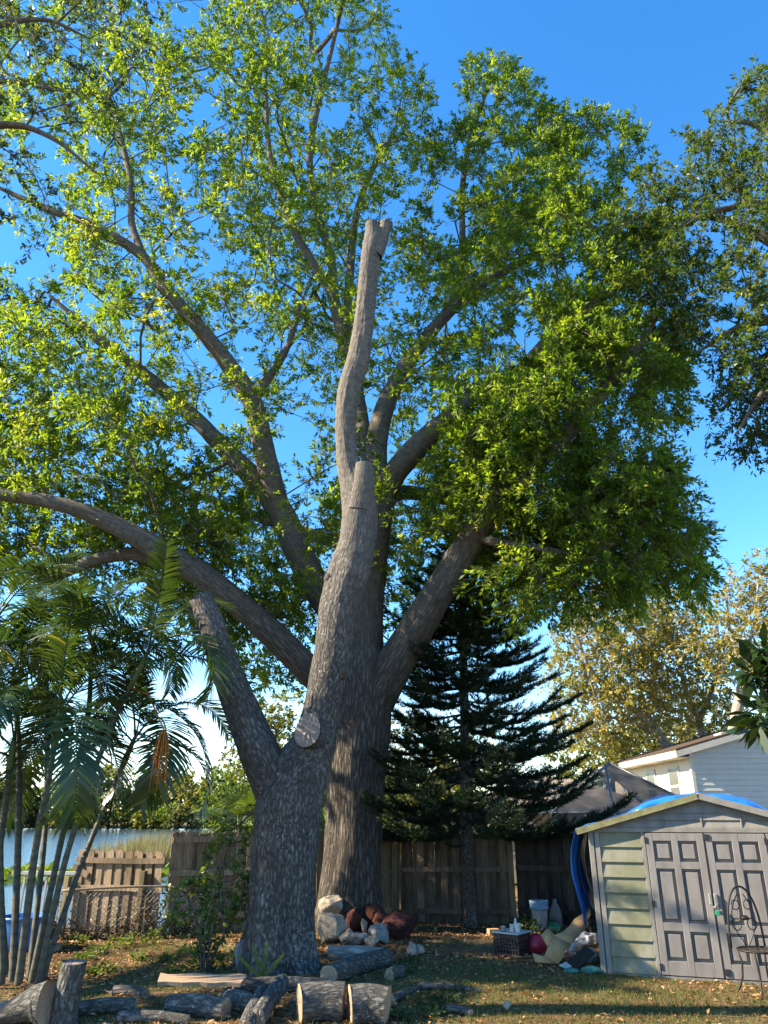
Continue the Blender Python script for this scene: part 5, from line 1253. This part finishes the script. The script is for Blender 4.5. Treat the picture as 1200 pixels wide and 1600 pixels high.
log('pale limb leaning against the forked piece', 380, 1622, 408, 1578, 24, z1=.08, seed=8)
log('thick round log with orange sawn end', 464, 1602, 535, 1600, 54, seed=9)
log('thick dark log section tilted beside the round log', 545, 1606, 606, 1606, 56, seed=10, taper=.95)
log('dark mossy log behind the thick sections', 512, 1540, 604, 1512, 28, seed=11, taper=1.1)
log('sunlit pale log before the rock pile', 513, 1502, 604, 1508, 22, seed=12, mat=m_bark_far)
log('short log end poking out of the grass', 608, 1534, 628, 1528, 17, seed=13)
log('thin grey branch lying in the shaded grass', 655, 1548, 752, 1552, 11, seed=14, taper=.6)
log('short branch stub in the grass beside the thick log', 612, 1570, 655, 1548, 12, seed=15, taper=.6)
log('broken grey branch near the small white scrap', 700, 1585, 738, 1590, 14, seed=16, taper=.7)
sl0 = on_ground(300, 1580); slab_o = MB(); rgl = np.random.default_rng(3)
edge_t = [(-.42 + .84*i/10, -.11 + .015*math.sin(i*1.7) + rgl.uniform(-.006, .006)) for i in range(11)]; edge_b = [(.45 - .9*i/10, .11 + .02*math.sin(i*1.3) + rgl.uniform(-.006, .006)) for i in range(11)]
poly = edge_t + edge_b; nP = len(poly); vs_ = [(x, y, 0) for x, y in poly] + [(x, y, .035) for x, y in poly]
slab_o.add(vs_, [tuple(range(nP))[::-1], tuple(range(nP, 2*nP))] + [(i, (i+1) % nP, (i+1) % nP + nP, i + nP) for i in range(nP)])
so = slab_o.build('sawn_slab', m_cut); so.location = (sl0[0] + .02, sl0[1] + .22, hz(sl0[0], sl0[1]) + .21); so.rotation_euler = (R(10), R(1), R(2)); tag(so, 'flat sunlit sawn slab of wood resting on a grey log', 'wood slab')
# upright stump
st_b = on_ground(98, 1602); r_ = .5*38*PXM(98, 1602, st_b[1]); zt = AT(103, 1503, st_b[1])[2]
stump = empty('stump', tuple(st_b), label='tall upright cut stump beside the palm clump', cat='stump'); T = Tubes()
rws = catmull(np.array([(0, 0, -.06, r_*1.12), (0, 0, .12, r_), (.012, 0, .35, r_*.97), (.03, 0, zt - st_b[2], r_*.96)]), .02); bark_tube(T, rws, 48, .005, .05, (.25, .1, 4), 8.8)
mobj('bark', T.mesh('stump_bark', m_logbark), stump); cut_disc('end_grain', rws[-1, :3] + np.array([0, 0, .003]), (0, -.06, 1), r_*.99, m_cut_old, stump, 28, .003, 8)
# split root-flare piece with a big orange face
fl = on_ground(48, 1604); flo = empty('split_stump_piece', tuple(fl), label='split flared stump piece showing an orange sawn face', cat='log'); T = Tubes()
rws = catmull(np.array([(-.36, .06, .05, .06), (-.2, .05, .11, .10), (0, .03, .17, .15), (.14, .0, .18, .19)]), .02); bark_tube(T, rws, 40, .006, .12, None, 6.1)
mobj('bark', T.mesh('flare_bark', m_logbark), flo); cut_disc('end_grain', rws[-1, :3] + np.array([.004, -.002, 0]), (.8, -.55, .25), .195, m_cut, flo, 28, .006, 9)

# ------------------------------------------------------------------ rocks
m_lime = plain('pale_limestone', (.36, .32, .25), .9, .1, .25, 9, .9); m_grey = plain('grey_stone', (.27, .265, .26), .9, .1, .25, 9, .8)
m_lava = plain('red_lava_rock', (.10, .042, .033), .95, .1, .3, 14, 1.0); m_darkrock = plain('dark_red_rock', (.07, .03, .028), .95, .1, .3, 14, 1.0); m_mottle = plain('mottled_rock', (.40, .36, .30), .9, .1, .42, 16, .9)
def rock_mesh(seed, n1=20, n2=28, rough=.16):
    rgk = np.random.default_rng(seed); vs_ = []; cuts = [(unit(rgk.normal(size=3)), rgk.uniform(.45, .82)) for _ in range(12)]
    for i in range(n1 + 1):
        a = math.pi*i/n1
        for j in range(n2):
            t = 2*math.pi*j/n2; d = np.array([math.sin(a)*math.cos(t), math.sin(a)*math.sin(t), math.cos(a)]); r = 1.0
            for (n_, k_) in cuts:
                c = d @ n_
                if c > .05: r = min(r, k_/c)
            vs_.append(d*r*(1 + rough*fbm((d*2.6 + seed)[None], 4)[0]))
    fs = [(i*n2 + j, (i+1)*n2 + j, (i+1)*n2 + (j+1) % n2, i*n2 + (j+1) % n2) for i in range(n1) for j in range(n2)]
    return vs_, fs
def rock(label, u, v, w, h, mat, seed, dy=0.0, zb=0.0, group='rocks heaped at the foot of the leafy oak'):
    """u, v: foot of the rock in the picture"""
    p = on_ground(u, v); p[1] += dy; k = PXM(u, v, p[1]); vs_, fs = rock_mesh(seed)
    sx, sz = .5*w*k*1.45, .5*h*k*1.45; o = MB().add([(x*sx, y*max(sx, sz)*.9, z*sz) for x, y, z in vs_], fs, False).build('rock', mat)
    o.location = (p[0], p[1] + max(sx, sz)*.5, hz(p[0], p[1]) + sz*.58 + zb); o.rotation_euler = (0, 0, seed*1.3)
    o.rotation_euler = (0, 0, 0); return tag(o, label, 'rock', group)
rock('largest pale limestone rock, low in the heap against the lopped trunk', 514, 1476, 38, 44, m_lime, 1)
rock('pale limestone rock perched on the largest one', 518, 1463, 32, 26, m_lime, 2, .12, .30)
rock('small pale block topping the red rocks', 538, 1452, 24, 15, m_grey, 3, .15, .34)
rock('red lava rock under the pale topping block', 546, 1462, 34, 40, m_lava, 4, .1)
rock('dark red rock right of the pale topping block', 582, 1458, 28, 34, m_lava, 5, .1)
rock('wide dark red rock at the outer end of the heap', 620, 1470, 52, 40, m_darkrock, 6, .05)
rock('mottled rock at the front of the heap', 539, 1478, 24, 20, m_mottle, 7)
rock('white-veined grey rock at the front of the heap', 561, 1478, 24, 20, m_grey, 8)
rock('pale grey boulder leaning on the dark rocks', 591, 1476, 24, 26, m_grey, 9)
rock('small pale stone in front of the grey boulder', 581, 1481, 18, 15, m_lime, 10)
rock('bluish stone behind the wide dark rock', 610, 1440, 24, 20, m_grey, 11, .1)
rock('small sliver of pale stone between the red rocks', 569, 1462, 9, 16, m_lime, 12, .0, .05)
rock('dark red rock between the two trunks', 502, 1456, 22, 30, m_lava, 13, .3)
rock('reddish rock low behind the mottled rock', 600, 1462, 26, 30, m_darkrock, 14, .15)
rock('two-lobed white stone alone on the bare ground', 645, 1492, 14, 16, m_lime, 15, group='pale stones on the bare ground')
rock('small white stone touching the lone pale stone', 657, 1491, 14, 14, m_lime, 16, group='pale stones on the bare ground')
rock('rounded stone left of the lopped trunk foot', 374, 1520, 22, 36, m_grey, 17, .1, group='stones by the lopped trunk')
rock('bluish white stone behind the split stump piece', 12, 1592, 34, 24, m_grey, 18, group='stones by the palm clump')
rock('pale stone between the palm clump and the split stump', 36, 1572, 24, 16, m_grey, 19, group='stones by the palm clump')
rock('tiny white scrap of stone in the near grass', 793, 1580, 10, 12, m_lime, 20, group='pale stones on the bare ground')

# ------------------------------------------------------------------ clutter beside the shed
m_card = plain('cardboard', (.40, .25, .125), .85, .15, .12, 8, .15); m_red = plain('red_plastic', (.36, .015, .04), .4, .4, .15, 8, .1); m_greyp = plain('grey_plastic', (.22, .23, .24), .5, .4, .2, 8, .1)
m_bluep = plain('blue_rim_plastic', (.10, .2, .30), .5, .4, .2, 8, .1); m_greenbag = plain('green_plastic_bag', (.02, .14, .045), .3, .6, .2, 9, .4); m_bag = plain('white_plastic_bag', (.45, .45, .44), .3, .5, .12, 14, .6); m_teal = plain('teal_cloth', (.06, .22, .18), .8, .2, .3, 12, .6)
m_jug = plain('dusty_jug', (.16, .15, .14), .5, .4, .2, 8, .1); m_wht = plain('chipped_white_ceramic', (.60, .58, .53), .5, .4, .15, 12, .1); m_pale = plain('pale_grey_board', (.42, .42, .42), .7, .2, .1, 8, .1)
kp = on_ground(806, 1496)
crate = empty('milk_crate', (kp[0], kp[1] + .22, hz(kp[0], kp[1])), R(-38), 'black plastic milk crate with lattice sides in front of the fence', 'crate')
S_ = .19; Hc = .27
def lattice(x0, x1, fixed, axis, sgn):
    mb = MB()
    def bx_(a0, a1, z0, z1):
        lo, hi = sorted((fixed, fixed - sgn*.012))
        if axis == 'x': mb.box((a0, lo, z0), (a1, hi, z1))
        else: mb.box((lo, a0, z0), (hi, a1, z1))
    bx_(x0, x1, 0, .035); bx_(x0, x1, Hc - .05, Hc)
    for k in range(9): xx = x0 + (x1 - x0)*k/8; bx_(xx - .007, xx + .007, .035, Hc - .05)
    for z_ in (.085, .13, .175): bx_(x0, x1, z_ - .006, z_ + .006)
    return mb
lattice(-S_, S_, -S_, 'x', -1).build('side', m_black, crate); lattice(-S_, S_, S_, 'x', 1).build('side', m_black, crate); lattice(-S_ + .013, S_ - .013, -S_, 'y', -1).build('side', m_black, crate); lattice(-S_ + .013, S_ - .013, S_, 'y', 1).build('side', m_black, crate)
MB().box((-S_ + .013, -S_ + .013, .01), (S_ - .013, S_ - .013, .025)).build('bottom', m_black, crate)
Mc = Matrix.Translation(crate.location) @ Matrix.Rotation(R(-38), 4, 'Z')
bd = MB().box((-S_ - .02, -S_ - .02, 0), (S_ + .02, S_ + .02, .018), .006).build('board', m_pale); bd.matrix_world = Mc @ Matrix.Translation((0, 0, Hc + .002)); tag(bd, 'pale grey board lying on the milk crate', 'board')
for (lb, x, y, r0, h0, kind_) in (('white cup standing on the crate board', .12, -.04, .045, .11, 0), ('lumpy white stone on the crate board', -.12, -.02, .06, .06, 1), ('pale jar standing at the middle of the crate board', .02, -.03, .03, .09, 0), ('slim white bottle at the back of the crate board', .0, .12, .03, .15, 2), ('small pale pebble on the crate board edge', -.06, -.14, .05, .045, 1)):
    if kind_ == 1:
        v_, f_ = rock_mesh(int(r0*1000) + int(h0*100), 8, 10); o = MB().add([(a*r0, c*r0, d*h0*.6 + h0*.5) for a, c, d in v_], f_, True).build('pebble', m_lime)
    elif kind_ == 0: o = MB().lathe([(r0*.8, 0), (r0*.85, h0*.2), (r0, h0*.9), (r0*1.06, h0), (r0*.92, h0), (r0*.85, h0*.3)], 16).build('cup', m_wht)
    else: o = MB().lathe([(r0, 0), (r0, h0*.55), (r0*.5, h0*.75), (r0*.42, h0), (r0*.2, h0)], 14).build('bottle', m_wht)
    o.matrix_world = Mc @ Matrix.Translation((x, y, Hc + .018)); tag(o, lb, 'stone' if kind_ == 1 else ('cup' if kind_ == 0 else 'bottle'))
bk = on_ground(848, 1462); bkt = empty('bucket', (bk[0], bk[1] + .15, hz(bk[0], bk[1])), 0, 'tall grey bucket with blue rim by the dark fence', 'bucket')
MB().lathe([(.105, 0), (.12, .08), (.135, .36), (.14, .42)], 24).build('body', m_greyp, bkt); MB().lathe([(.139, .36), (.155, .365), (.158, .40), (.148, .41), (.156, .45), (.16, .50), (.135, .50), (.13, .42)], 24).build('rim', m_bluep, bkt)
jg = on_ground(874, 1455); o = MB().lathe([(.07, 0), (.10, .04), (.11, .20), (.085, .32), (.04, .40), (.035, .46), (.015, .47)], 18).build('jug', m_jug); o.location = (jg[0], jg[1] + .2, hz(jg[0], jg[1])); tag(o, 'dusty dark jug next to the blue-rimmed bucket', 'jug')
def blob(name, label, cat, u, v, sx, sy, sz, mat, seed, amp=.25, dy=.1, group=None, zoff=0.0):
    p = on_ground(u, v); vs_, fs = [], []; n1, n2 = 16, 22
    for i in range(n1 + 1):
        a = math.pi*i/n1
        for j in range(n2):
            t = 2*math.pi*j/n2; d = np.array([math.sin(a)*math.cos(t), math.sin(a)*math.sin(t), math.cos(a)]); r = 1 + amp*(1 - 2*abs(fbm((d*2.4 + seed)[None], 4)[0]))*.8 - amp*.4
            q = d*r; vs_.append((q[0]*sx, q[1]*sy, max(q[2]*sz, -sz*.75)))
    fs = [(i*n2 + j, (i+1)*n2 + j, (i+1)*n2 + (j+1) % n2, i*n2 + (j+1) % n2) for i in range(n1) for j in range(n2)]
    o = MB().add(vs_, fs, True).build(name, mat); o.location = (p[0], p[1] + dy, hz(p[0], p[1]) + sz*.72 + zoff); return tag(o, label, cat, group)
blob('red_ball', 'deflated red ball between the crate and the cardboard box', 'ball', 842, 1492, .15, .14, .145, m_red, 3, .07, .12)
blob('green_bag', 'shiny green plastic bag behind the cardboard box', 'bag', 868, 1462, .12, .10, .11, m_greenbag, 5, .3, .1)
blob('plastic_bag', 'clear white plastic bag beside the cardboard flap', 'bag', 898, 1492, .10, .09, .10, m_bag, 7, .7, .1)
blob('plastic_bag', 'crumpled white plastic bag against the shed corner post', 'bag', 924, 1484, .11, .10, .09, m_bag, 9, .7, .25, zoff=.03)
blob('plastic_bag', 'dirty white bag lying low by the shed corner post', 'bag', 924, 1502, .10, .09, .085, m_bag, 11, .7, .05)
blob('teal_cloth', 'crumpled teal cloth on the ground by the shed corner', 'cloth', 924, 1521, .12, .08, .045, m_teal, 13, .4, .0)
blob('teal_cloth', 'small scrap of teal cloth in front of the picture book', 'cloth', 894, 1520, .09, .06, .03, m_teal, 15, .4, .0)
# opened cardboard box lying on its side with a long raised flap
cbp = on_ground(868, 1512); cbx = empty('cardboard_box', (cbp[0], cbp[1] + .1, hz(cbp[0], cbp[1])), R(8), 'opened cardboard box with long curved flap leaning on the tarp', 'box')
def card(pts_a, pts_b, name):
    n = len(pts_a); vs_ = list(pts_a) + list(pts_b); o = MB().add(vs_, [(i, i + 1, n + i + 1, n + i) for i in range(n - 1)], True).build(name, m_card, cbx); md = o.modifiers.new('s', 'SOLIDIFY'); md.thickness = .008; return o
cl = Matrix.Rotation(R(-8), 4, 'Z') @ Matrix.Translation(-cbx.location)
def cp_(u, v, y): return tuple(cl @ Vector(AT(u, v, cbp[1] + y)))
card([cp_(850, 1494, .06), cp_(857, 1478, .10), cp_(866, 1462, .18)], [cp_(872, 1507, .02), cp_(884, 1490, .06), cp_(893, 1476, .12)], 'box_side')
card([cp_(866, 1462, .18), cp_(880, 1456, .28), cp_(889, 1448, .36), cp_(898, 1436, .42), cp_(910, 1428, .46)], [cp_(893, 1476, .12), cp_(901, 1466, .22), cp_(910, 1456, .30), cp_(919, 1447, .36), cp_(925, 1439, .40)], 'long_flap')
card([cp_(856, 1480, .10), cp_(850, 1470, .2), cp_(846, 1462, .28)], [cp_(866, 1461, .19), cp_(860, 1454, .28), cp_(856, 1450, .34)], 'box_end')
card([cp_(832, 1489, .08), cp_(836, 1503, .02)], [cp_(852, 1494, .06), cp_(868, 1506, .0)], 'lower_flap')
card([cp_(866, 1463, .19), cp_(874, 1450, .40)], [cp_(850, 1494, .09), cp_(862, 1482, .34)], 'inner_side')
# picture book, dark folder, plank, broom handle
m_print, nt, b = new_mat('printed_cover'); co = coord(nt, 'Object'); vo = nt.nodes.new('ShaderNodeTexVoronoi'); vo.inputs['Scale'].default_value = 9; nt.links.new(co, vo.inputs[0])
nt.links.new(ramp(nt, [(0, (.5, .46, .42)), (.4, (.35, .10, .06)), (.7, (.6, .55, .5)), (1, (.08, .05, .05))], noise(nt, co, 11, 3)), b.inputs['Base Color']); b.inputs['Roughness'].default_value = .4
bp = on_ground(893, 1510); o = MB().box((-.13, -.09, 0), (.13, .09, .025), .003).build('picture_book', m_print); o.location = (bp[0], bp[1] + .05, hz(bp[0], bp[1]) + .10); o.rotation_euler = (R(-28), R(18), R(30)); tag(o, 'printed picture book tipped against the clutter', 'book')
bp = on_ground(908, 1513); o = MB().box((-.17, -.10, 0), (.17, .10, .02), .003).build('folder', m_black); o.location = (bp[0] + .02, bp[1] + .04, hz(bp[0], bp[1]) + .10); o.rotation_euler = (R(20), R(-34), R(10)); tag(o, 'black folder lying tilted beside the picture book', 'folder')
bp = on_ground(900, 1512); o = MB().box((-.09, -.06, 0), (.09, .06, .004)).build('paper_scrap', m_wht); o.location = (bp[0] - .12, bp[1] - .02, hz(bp[0], bp[1]) + .03); o.rotation_euler = (R(12), R(-8), R(40)); tag(o, 'white paper scrap under the picture book', 'paper')
bp = on_ground(826, 1497); o = MB().box((-.30, -.02, 0), (.30, .02, .02), .003).build('lath', m_post); o.location = (bp[0], bp[1] - .02, hz(bp[0], bp[1]) + .006); o.rotation_euler = (0, 0, R(24)); tag(o, 'thin pale lath on the ground before the crate', 'lath')
bp = on_ground(771, 1462); o = MB().box((-.09, -.06, 0), (.09, .06, .10), .006).build('brick_block', m_card); o.location = (bp[0], bp[1], hz(bp[0], bp[1])); o.rotation_euler = (0, 0, R(15)); tag(o, 'pale buff block on the leaves left of the crate', 'block')
q0 = AT(908, 1420, 13.6); q1 = AT(897, 1336, 14.35); mb = MB(); g0 = np.array([q0[0] + .1, q0[1] - .15, 0.0]); mb.tube([g0, q1], .012, 8); o = mb.build('broom_handle', m_post); tag(o, 'thin wooden broom handle leaning on the dark fence', 'pole')
bp = on_ground(926, 1478); o = MB().box((-.16, -.10, 0), (.16, .10, .13), .01).build('carton', m_pale); o.location = (bp[0] - .03, bp[1] + .25, hz(bp[0], bp[1])); o.rotation_euler = (0, 0, R(-20)); tag(o, 'pale carton tucked under the tarp behind the bags', 'carton')
# leafy weed by the bucket and the things beyond the palms
m_blue = plain('blue_tub_plastic', (.04, .16, .50), .4, .4, .15, 6, .05)
bp = on_ground(22, 1488); tub = empty('blue_tub', (bp[0], bp[1] + .2, hz(bp[0], bp[1])), 0, 'blue plastic tub behind the palm stems', 'tub')
MB().lathe([(.26, 0), (.30, .10), (.33, .34), (.345, .40), (.36, .41), (.36, .44), (.325, .44), (.30, .12), (.01, .05)], 28).build('body', m_blue, tub)
mb = MB(); mb.tube([(.34, 0, .30), (.40, .0, .36), (.40, .05, .36), (.34, .08, .30)], .012, 6); mb.build('handle', m_blue, tub)
bp = on_ground(72, 1488); o = MB().box((-.16, -.10, 0), (.16, .10, .10), .012).build('concrete_block', m_lime); o.location = (bp[0], bp[1] + .05, hz(bp[0], bp[1])); o.rotation_euler = (0, R(-3), R(-8)); tag(o, 'pale concrete block on the grass beside the palm stems', 'block')
bp = on_ground(75, 1462); vs_, fs = rock_mesh(44); blob('dark_sack', 'dark brown sack behind the concrete block', 'sack', 70, 1470, .14, .12, .16, m_darkrock, 21, .15, .1)
dkx = AT(70, 1400, 17)[0]                         # neighbour's grey railing by the water
rail = empty('dock_railing', (dkx - .5, 17.0, hz(dkx, 17.0)), R(-6), 'pale dock railing by the water behind the palm stems', 'railing')
for k in range(9): MB().box((k*.16, 0, 0), (k*.16 + .04, .04, 1.25)).build('baluster', m_pale, rail)
MB().box((-.05, -.03, 1.25), (1.45, .07, 1.31)).build('top_rail', m_pale, rail); MB().box((-.05, -.03, .25), (1.45, -.001, .31)).build('bottom_rail', m_pale, rail)
# ------------------------------------------------------------------ grass, weeds, fallen leaves
rg = np.random.default_rng(404)
def yard_pts(n, x0=-8, x1=8, y0=2.0, y1=15.4):
    p = np.stack([rg.uniform(x0, x1, n), rg.uniform(y0, y1, n)], -1)
    fy = np.where(p[:, 0] < .2, 13.72 + (p[:, 0] + 3.6)*.495, 15.6 - (p[:, 0] - .2)*.244)   # the fence line
    fy = np.where(p[:, 0] < -3.6, 13.3, fy)
    loc = (Matrix.Rotation(-SA, 3, 'Z'))
    d = p - np.array(SO[:2]); lx = d[:, 0]*math.cos(SA) + d[:, 1]*math.sin(SA); ly = -d[:, 0]*math.sin(SA) + d[:, 1]*math.cos(SA)
    ins = (lx > -.02) & (lx < SW + .02) & (ly > -.02) & (ly < SD)
    return p[(p[:, 1] < fy) & ~ins]
def grassiness(p):
    P3 = np.stack([p[:, 0]*.55, p[:, 1]*.7, np.zeros(len(p))], -1)
    g = .30 + .9*fbm(P3 + 3.7, 3)
    g += .45*sstep(.2, 2.2, p[:, 0])*sstep(11.2, 9.0, p[:, 1])              # shaded lawn before the shed
    g += .40*sstep(.2, 1.0, p[:, 0])*sstep(2.4, 1.2, p[:, 0])*sstep(11.6, 10.0, p[:, 1])
    g -= .5*sstep(11.4, 13.4, p[:, 1])*sstep(-.5, .8, p[:, 0])              # leaf litter along the right fence
    g += .10*sstep(-1.5, -3, p[:, 0])*sstep(10.4, 11.5, p[:, 1])
    return g
m_grass = leaf_mat('grass_blade', [(0, (.035, .055, .012)), (.5, (.075, .105, .022)), (.8, (.14, .15, .04)), (1, (.26, .22, .10))], .35, (1.3, 1.2, .55), .6, .2)
p = yard_pts(470000); p = p[rg.uniform(size=len(p)) < np.clip(grassiness(p), 0, 1)*np.clip((16 - p[:, 1])/7, .25, 1)]
p = p[:150000]; K = len(p); zg = height(p[:, 0], p[:, 1]) - .004
B = np.stack([p[:, 0], p[:, 1], zg], -1); hg = rg.uniform(.02, .065, K)*(1 + .6*np.clip(fbm(B*1.3, 2), 0, 1)); d = unit(np.stack([rg.normal(0, .55, K), rg.normal(0, .55, K), np.ones(K)], -1)); sd = unit(np.cross(d, rand_unit(K, rg)))*.0035
V = np.stack([B + sd, B - sd, B + d*hg[:, None]], 1).reshape(-1, 3)
tag(mobj('grass', np_mesh('grass', V, np.arange(K*3).reshape(-1, 3), m_grass, rg.uniform(0, 1, K))), 'thin short grass over the yard', 'grass', kind='stuff')
m_litter = leaf_mat('fallen_leaf', [(0, (.06, .03, .015)), (.4, (.17, .085, .038)), (.75, (.36, .20, .085)), (1, (.52, .36, .19))], .15, (1.2, 1, .7), .7, .25)
p = yard_pts(200000); w_ = 1.0 - .8*np.clip(grassiness(p), 0, 1); p = p[rg.uniform(size=len(p)) < w_*np.clip(.35 + .8*fbm(np.stack([p[:, 0]*.8, p[:, 1]*.8, p[:, 0]*0 + 9], -1), 3), .12, 1)]; p = p[:80000]; K = len(p)
B = np.stack([p[:, 0], p[:, 1], height(p[:, 0], p[:, 1]) + rg.uniform(.003, .022, K)], -1)
d = unit(rg.normal(size=(K, 3))*[1, 1, .28]); nr = unit(rg.normal(size=(K, 3))*.45 + [0, 0, 1.0])
V, Q = leaf_quads(B, d, nr, rg.uniform(.03, .085, K), rg.uniform(.014, .034, K), .22)
tag(mobj('fallen_leaves', np_mesh('fallen_leaves', V, Q, m_litter, rg.uniform(0, 1, K))), 'brown fallen leaves scattered over the yard', 'leaves', kind='stuff')
# twigs
mb = MB(); pt = yard_pts(1200)[:700]
for (x, y) in pt:
    a = rg.uniform(0, 3.14); ln = rg.uniform(.05, .32); z_ = hz(x, y) + .008; q = rg.uniform(-.04, .04)
    mb.tube([(x, y, z_), (x + math.cos(a)*ln*.5 + q, y + math.sin(a)*ln*.5, z_ + .012), (x + math.cos(a)*ln, y + math.sin(a)*ln, z_)], rg.uniform(.002, .005), 4, False)
m_twig = plain('dry_twig', (.26, .21, .16), .9, .1, .3, 20, .1); o = mb.build('twigs', m_twig); tag(o, 'dry twigs strewn over the ground', 'twigs', kind='stuff')
# leafy weeds: single low plants
m_weed = leaf_mat('weed_leaf', [(0, (.05, .10, .015)), (.5, (.10, .17, .025)), (1, (.19, .23, .04))], .42, (1.4, 1.3, .5))
m_weed_dark = leaf_mat('dark_weed_leaf', [(0, (.015, .03, .01)), (1, (.05, .08, .02))], .25)
def weed(label, u, v, h, w, n, seed, ll=.07, group='low leafy weeds in the yard', lm=None):
    p = on_ground(u, v); rgw = np.random.default_rng(seed); K = n
    a = rgw.uniform(0, 6.28, K); rr = np.sqrt(rgw.uniform(0, 1, K))*w; st = np.stack([rr*np.cos(a), rr*np.sin(a), rgw.uniform(.1, 1, K)*h*(1 - .5*rr/w)], -1)
    d = unit(np.stack([np.cos(a), np.sin(a), rgw.uniform(-.3, .8, K)], -1) + rgw.normal(size=(K, 3))*.4); V, Q = leaf_quads(st, d, unit(rgw.normal(size=(K, 3))*.4 + [0, 0, 1.0]), ll*rgw.uniform(.6, 1.2, K), ll*.5)
    root = empty('weed', (p[0], p[1], hz(p[0], p[1])), label=label, cat='weed', group=group); mobj('leaves', np_mesh('weed_leaves', V, Q, lm or m_weed, rgw.uniform(.2, 1, K)), root)['kind'] = 'stuff'
    mb = MB()
    for k in range(7): t = rgw.uniform(0, 6.28); mb.tube([(0, 0, -.01), (math.cos(t)*w*.3, math.sin(t)*w*.3, h*.5), (math.cos(t)*w*.7, math.sin(t)*w*.7, h*.8)], .003, 4, False)
    mb.build('stems', m_weed, root)['kind'] = 'stuff'
spots = [(165, 1522, .14, .12), (143, 1522, .10, .09), (217, 1500, .12, .10), (262, 1502, .11, .10), (180, 1482, .20, .16), (205, 1478, .22, .18), (150, 1490, .12, .12), (130, 1500, .10, .12), (238, 1475, .26, .12), (110, 1515, .12, .12), (272, 1520, .10, .12), (330, 1512, .12, .14), (120, 1478, .18, .16), (370, 1500, .14, .12), (290, 1490, .10, .10)]
for k, (u, v, h_, w_) in enumerate(spots): weed('low bright green weed on the sunny patch before the chain link', u, v, h_, w_, 70, 500 + k)
for k, (u, v, h_, w_) in enumerate([(625, 1522, .14, .13), (700, 1570, .12, .14), (660, 1568, .12, .14), (720, 1548, .10, .12), (625, 1592, .12, .12), (680, 1590, .12, .14), (640, 1505, .10, .12)]): weed('low dark weed in the shaded grass before the rock heap', u, v, h_, w_, 60, 560 + k, .06, 'dark weeds in the shaded grass', m_weed_dark)
weed('dark leafy weed growing beside the blue-rimmed bucket', 832, 1466, .36, .20, 110, 590, .11, None, m_weed_dark)
weed('dark leafy weed at the fence foot right of the conifer', 815, 1458, .30, .16, 80, 591, .10, None, m_weed_dark)
# fern at the trunk foot
m_fern = leaf_mat('fern_leaf', [(0, (.07, .11, .02)), (1, (.17, .20, .04))], .4)
fbp = on_ground(410, 1530); fern = empty('fern', (fbp[0], fbp[1] - .03, hz(fbp[0], fbp[1])), label='small upright fern at the foot of the lopped trunk', cat='fern')
for k, (az, ln, ln2) in enumerate(((-.5, .36, .12), (.25, .38, .10), (.9, .26, .16), (-1.1, .24, .16))):
    V = []; Q = []; n0 = 0
    for j in range(16):
        t = j/15; c = np.array([math.sin(az)*ln2*t*2, -.02 - .05*t, ln*t]); wd = .028*math.sin(math.pi*(.1 + .85*t))**.6
        for s in (-1, 1): V += [c, c + np.array([s*wd, -.01, .006]), c + np.array([s*wd*.9, -.01, .024]), c + np.array([0, 0, .02])]; Q.append([n0, n0 + 1, n0 + 2, n0 + 3]); n0 += 4
    mobj('fern_frond', np_mesh('fern_frond', np.array(V), np.array(Q), m_fern, np.full(len(Q), .3 + .15*k)), fern)
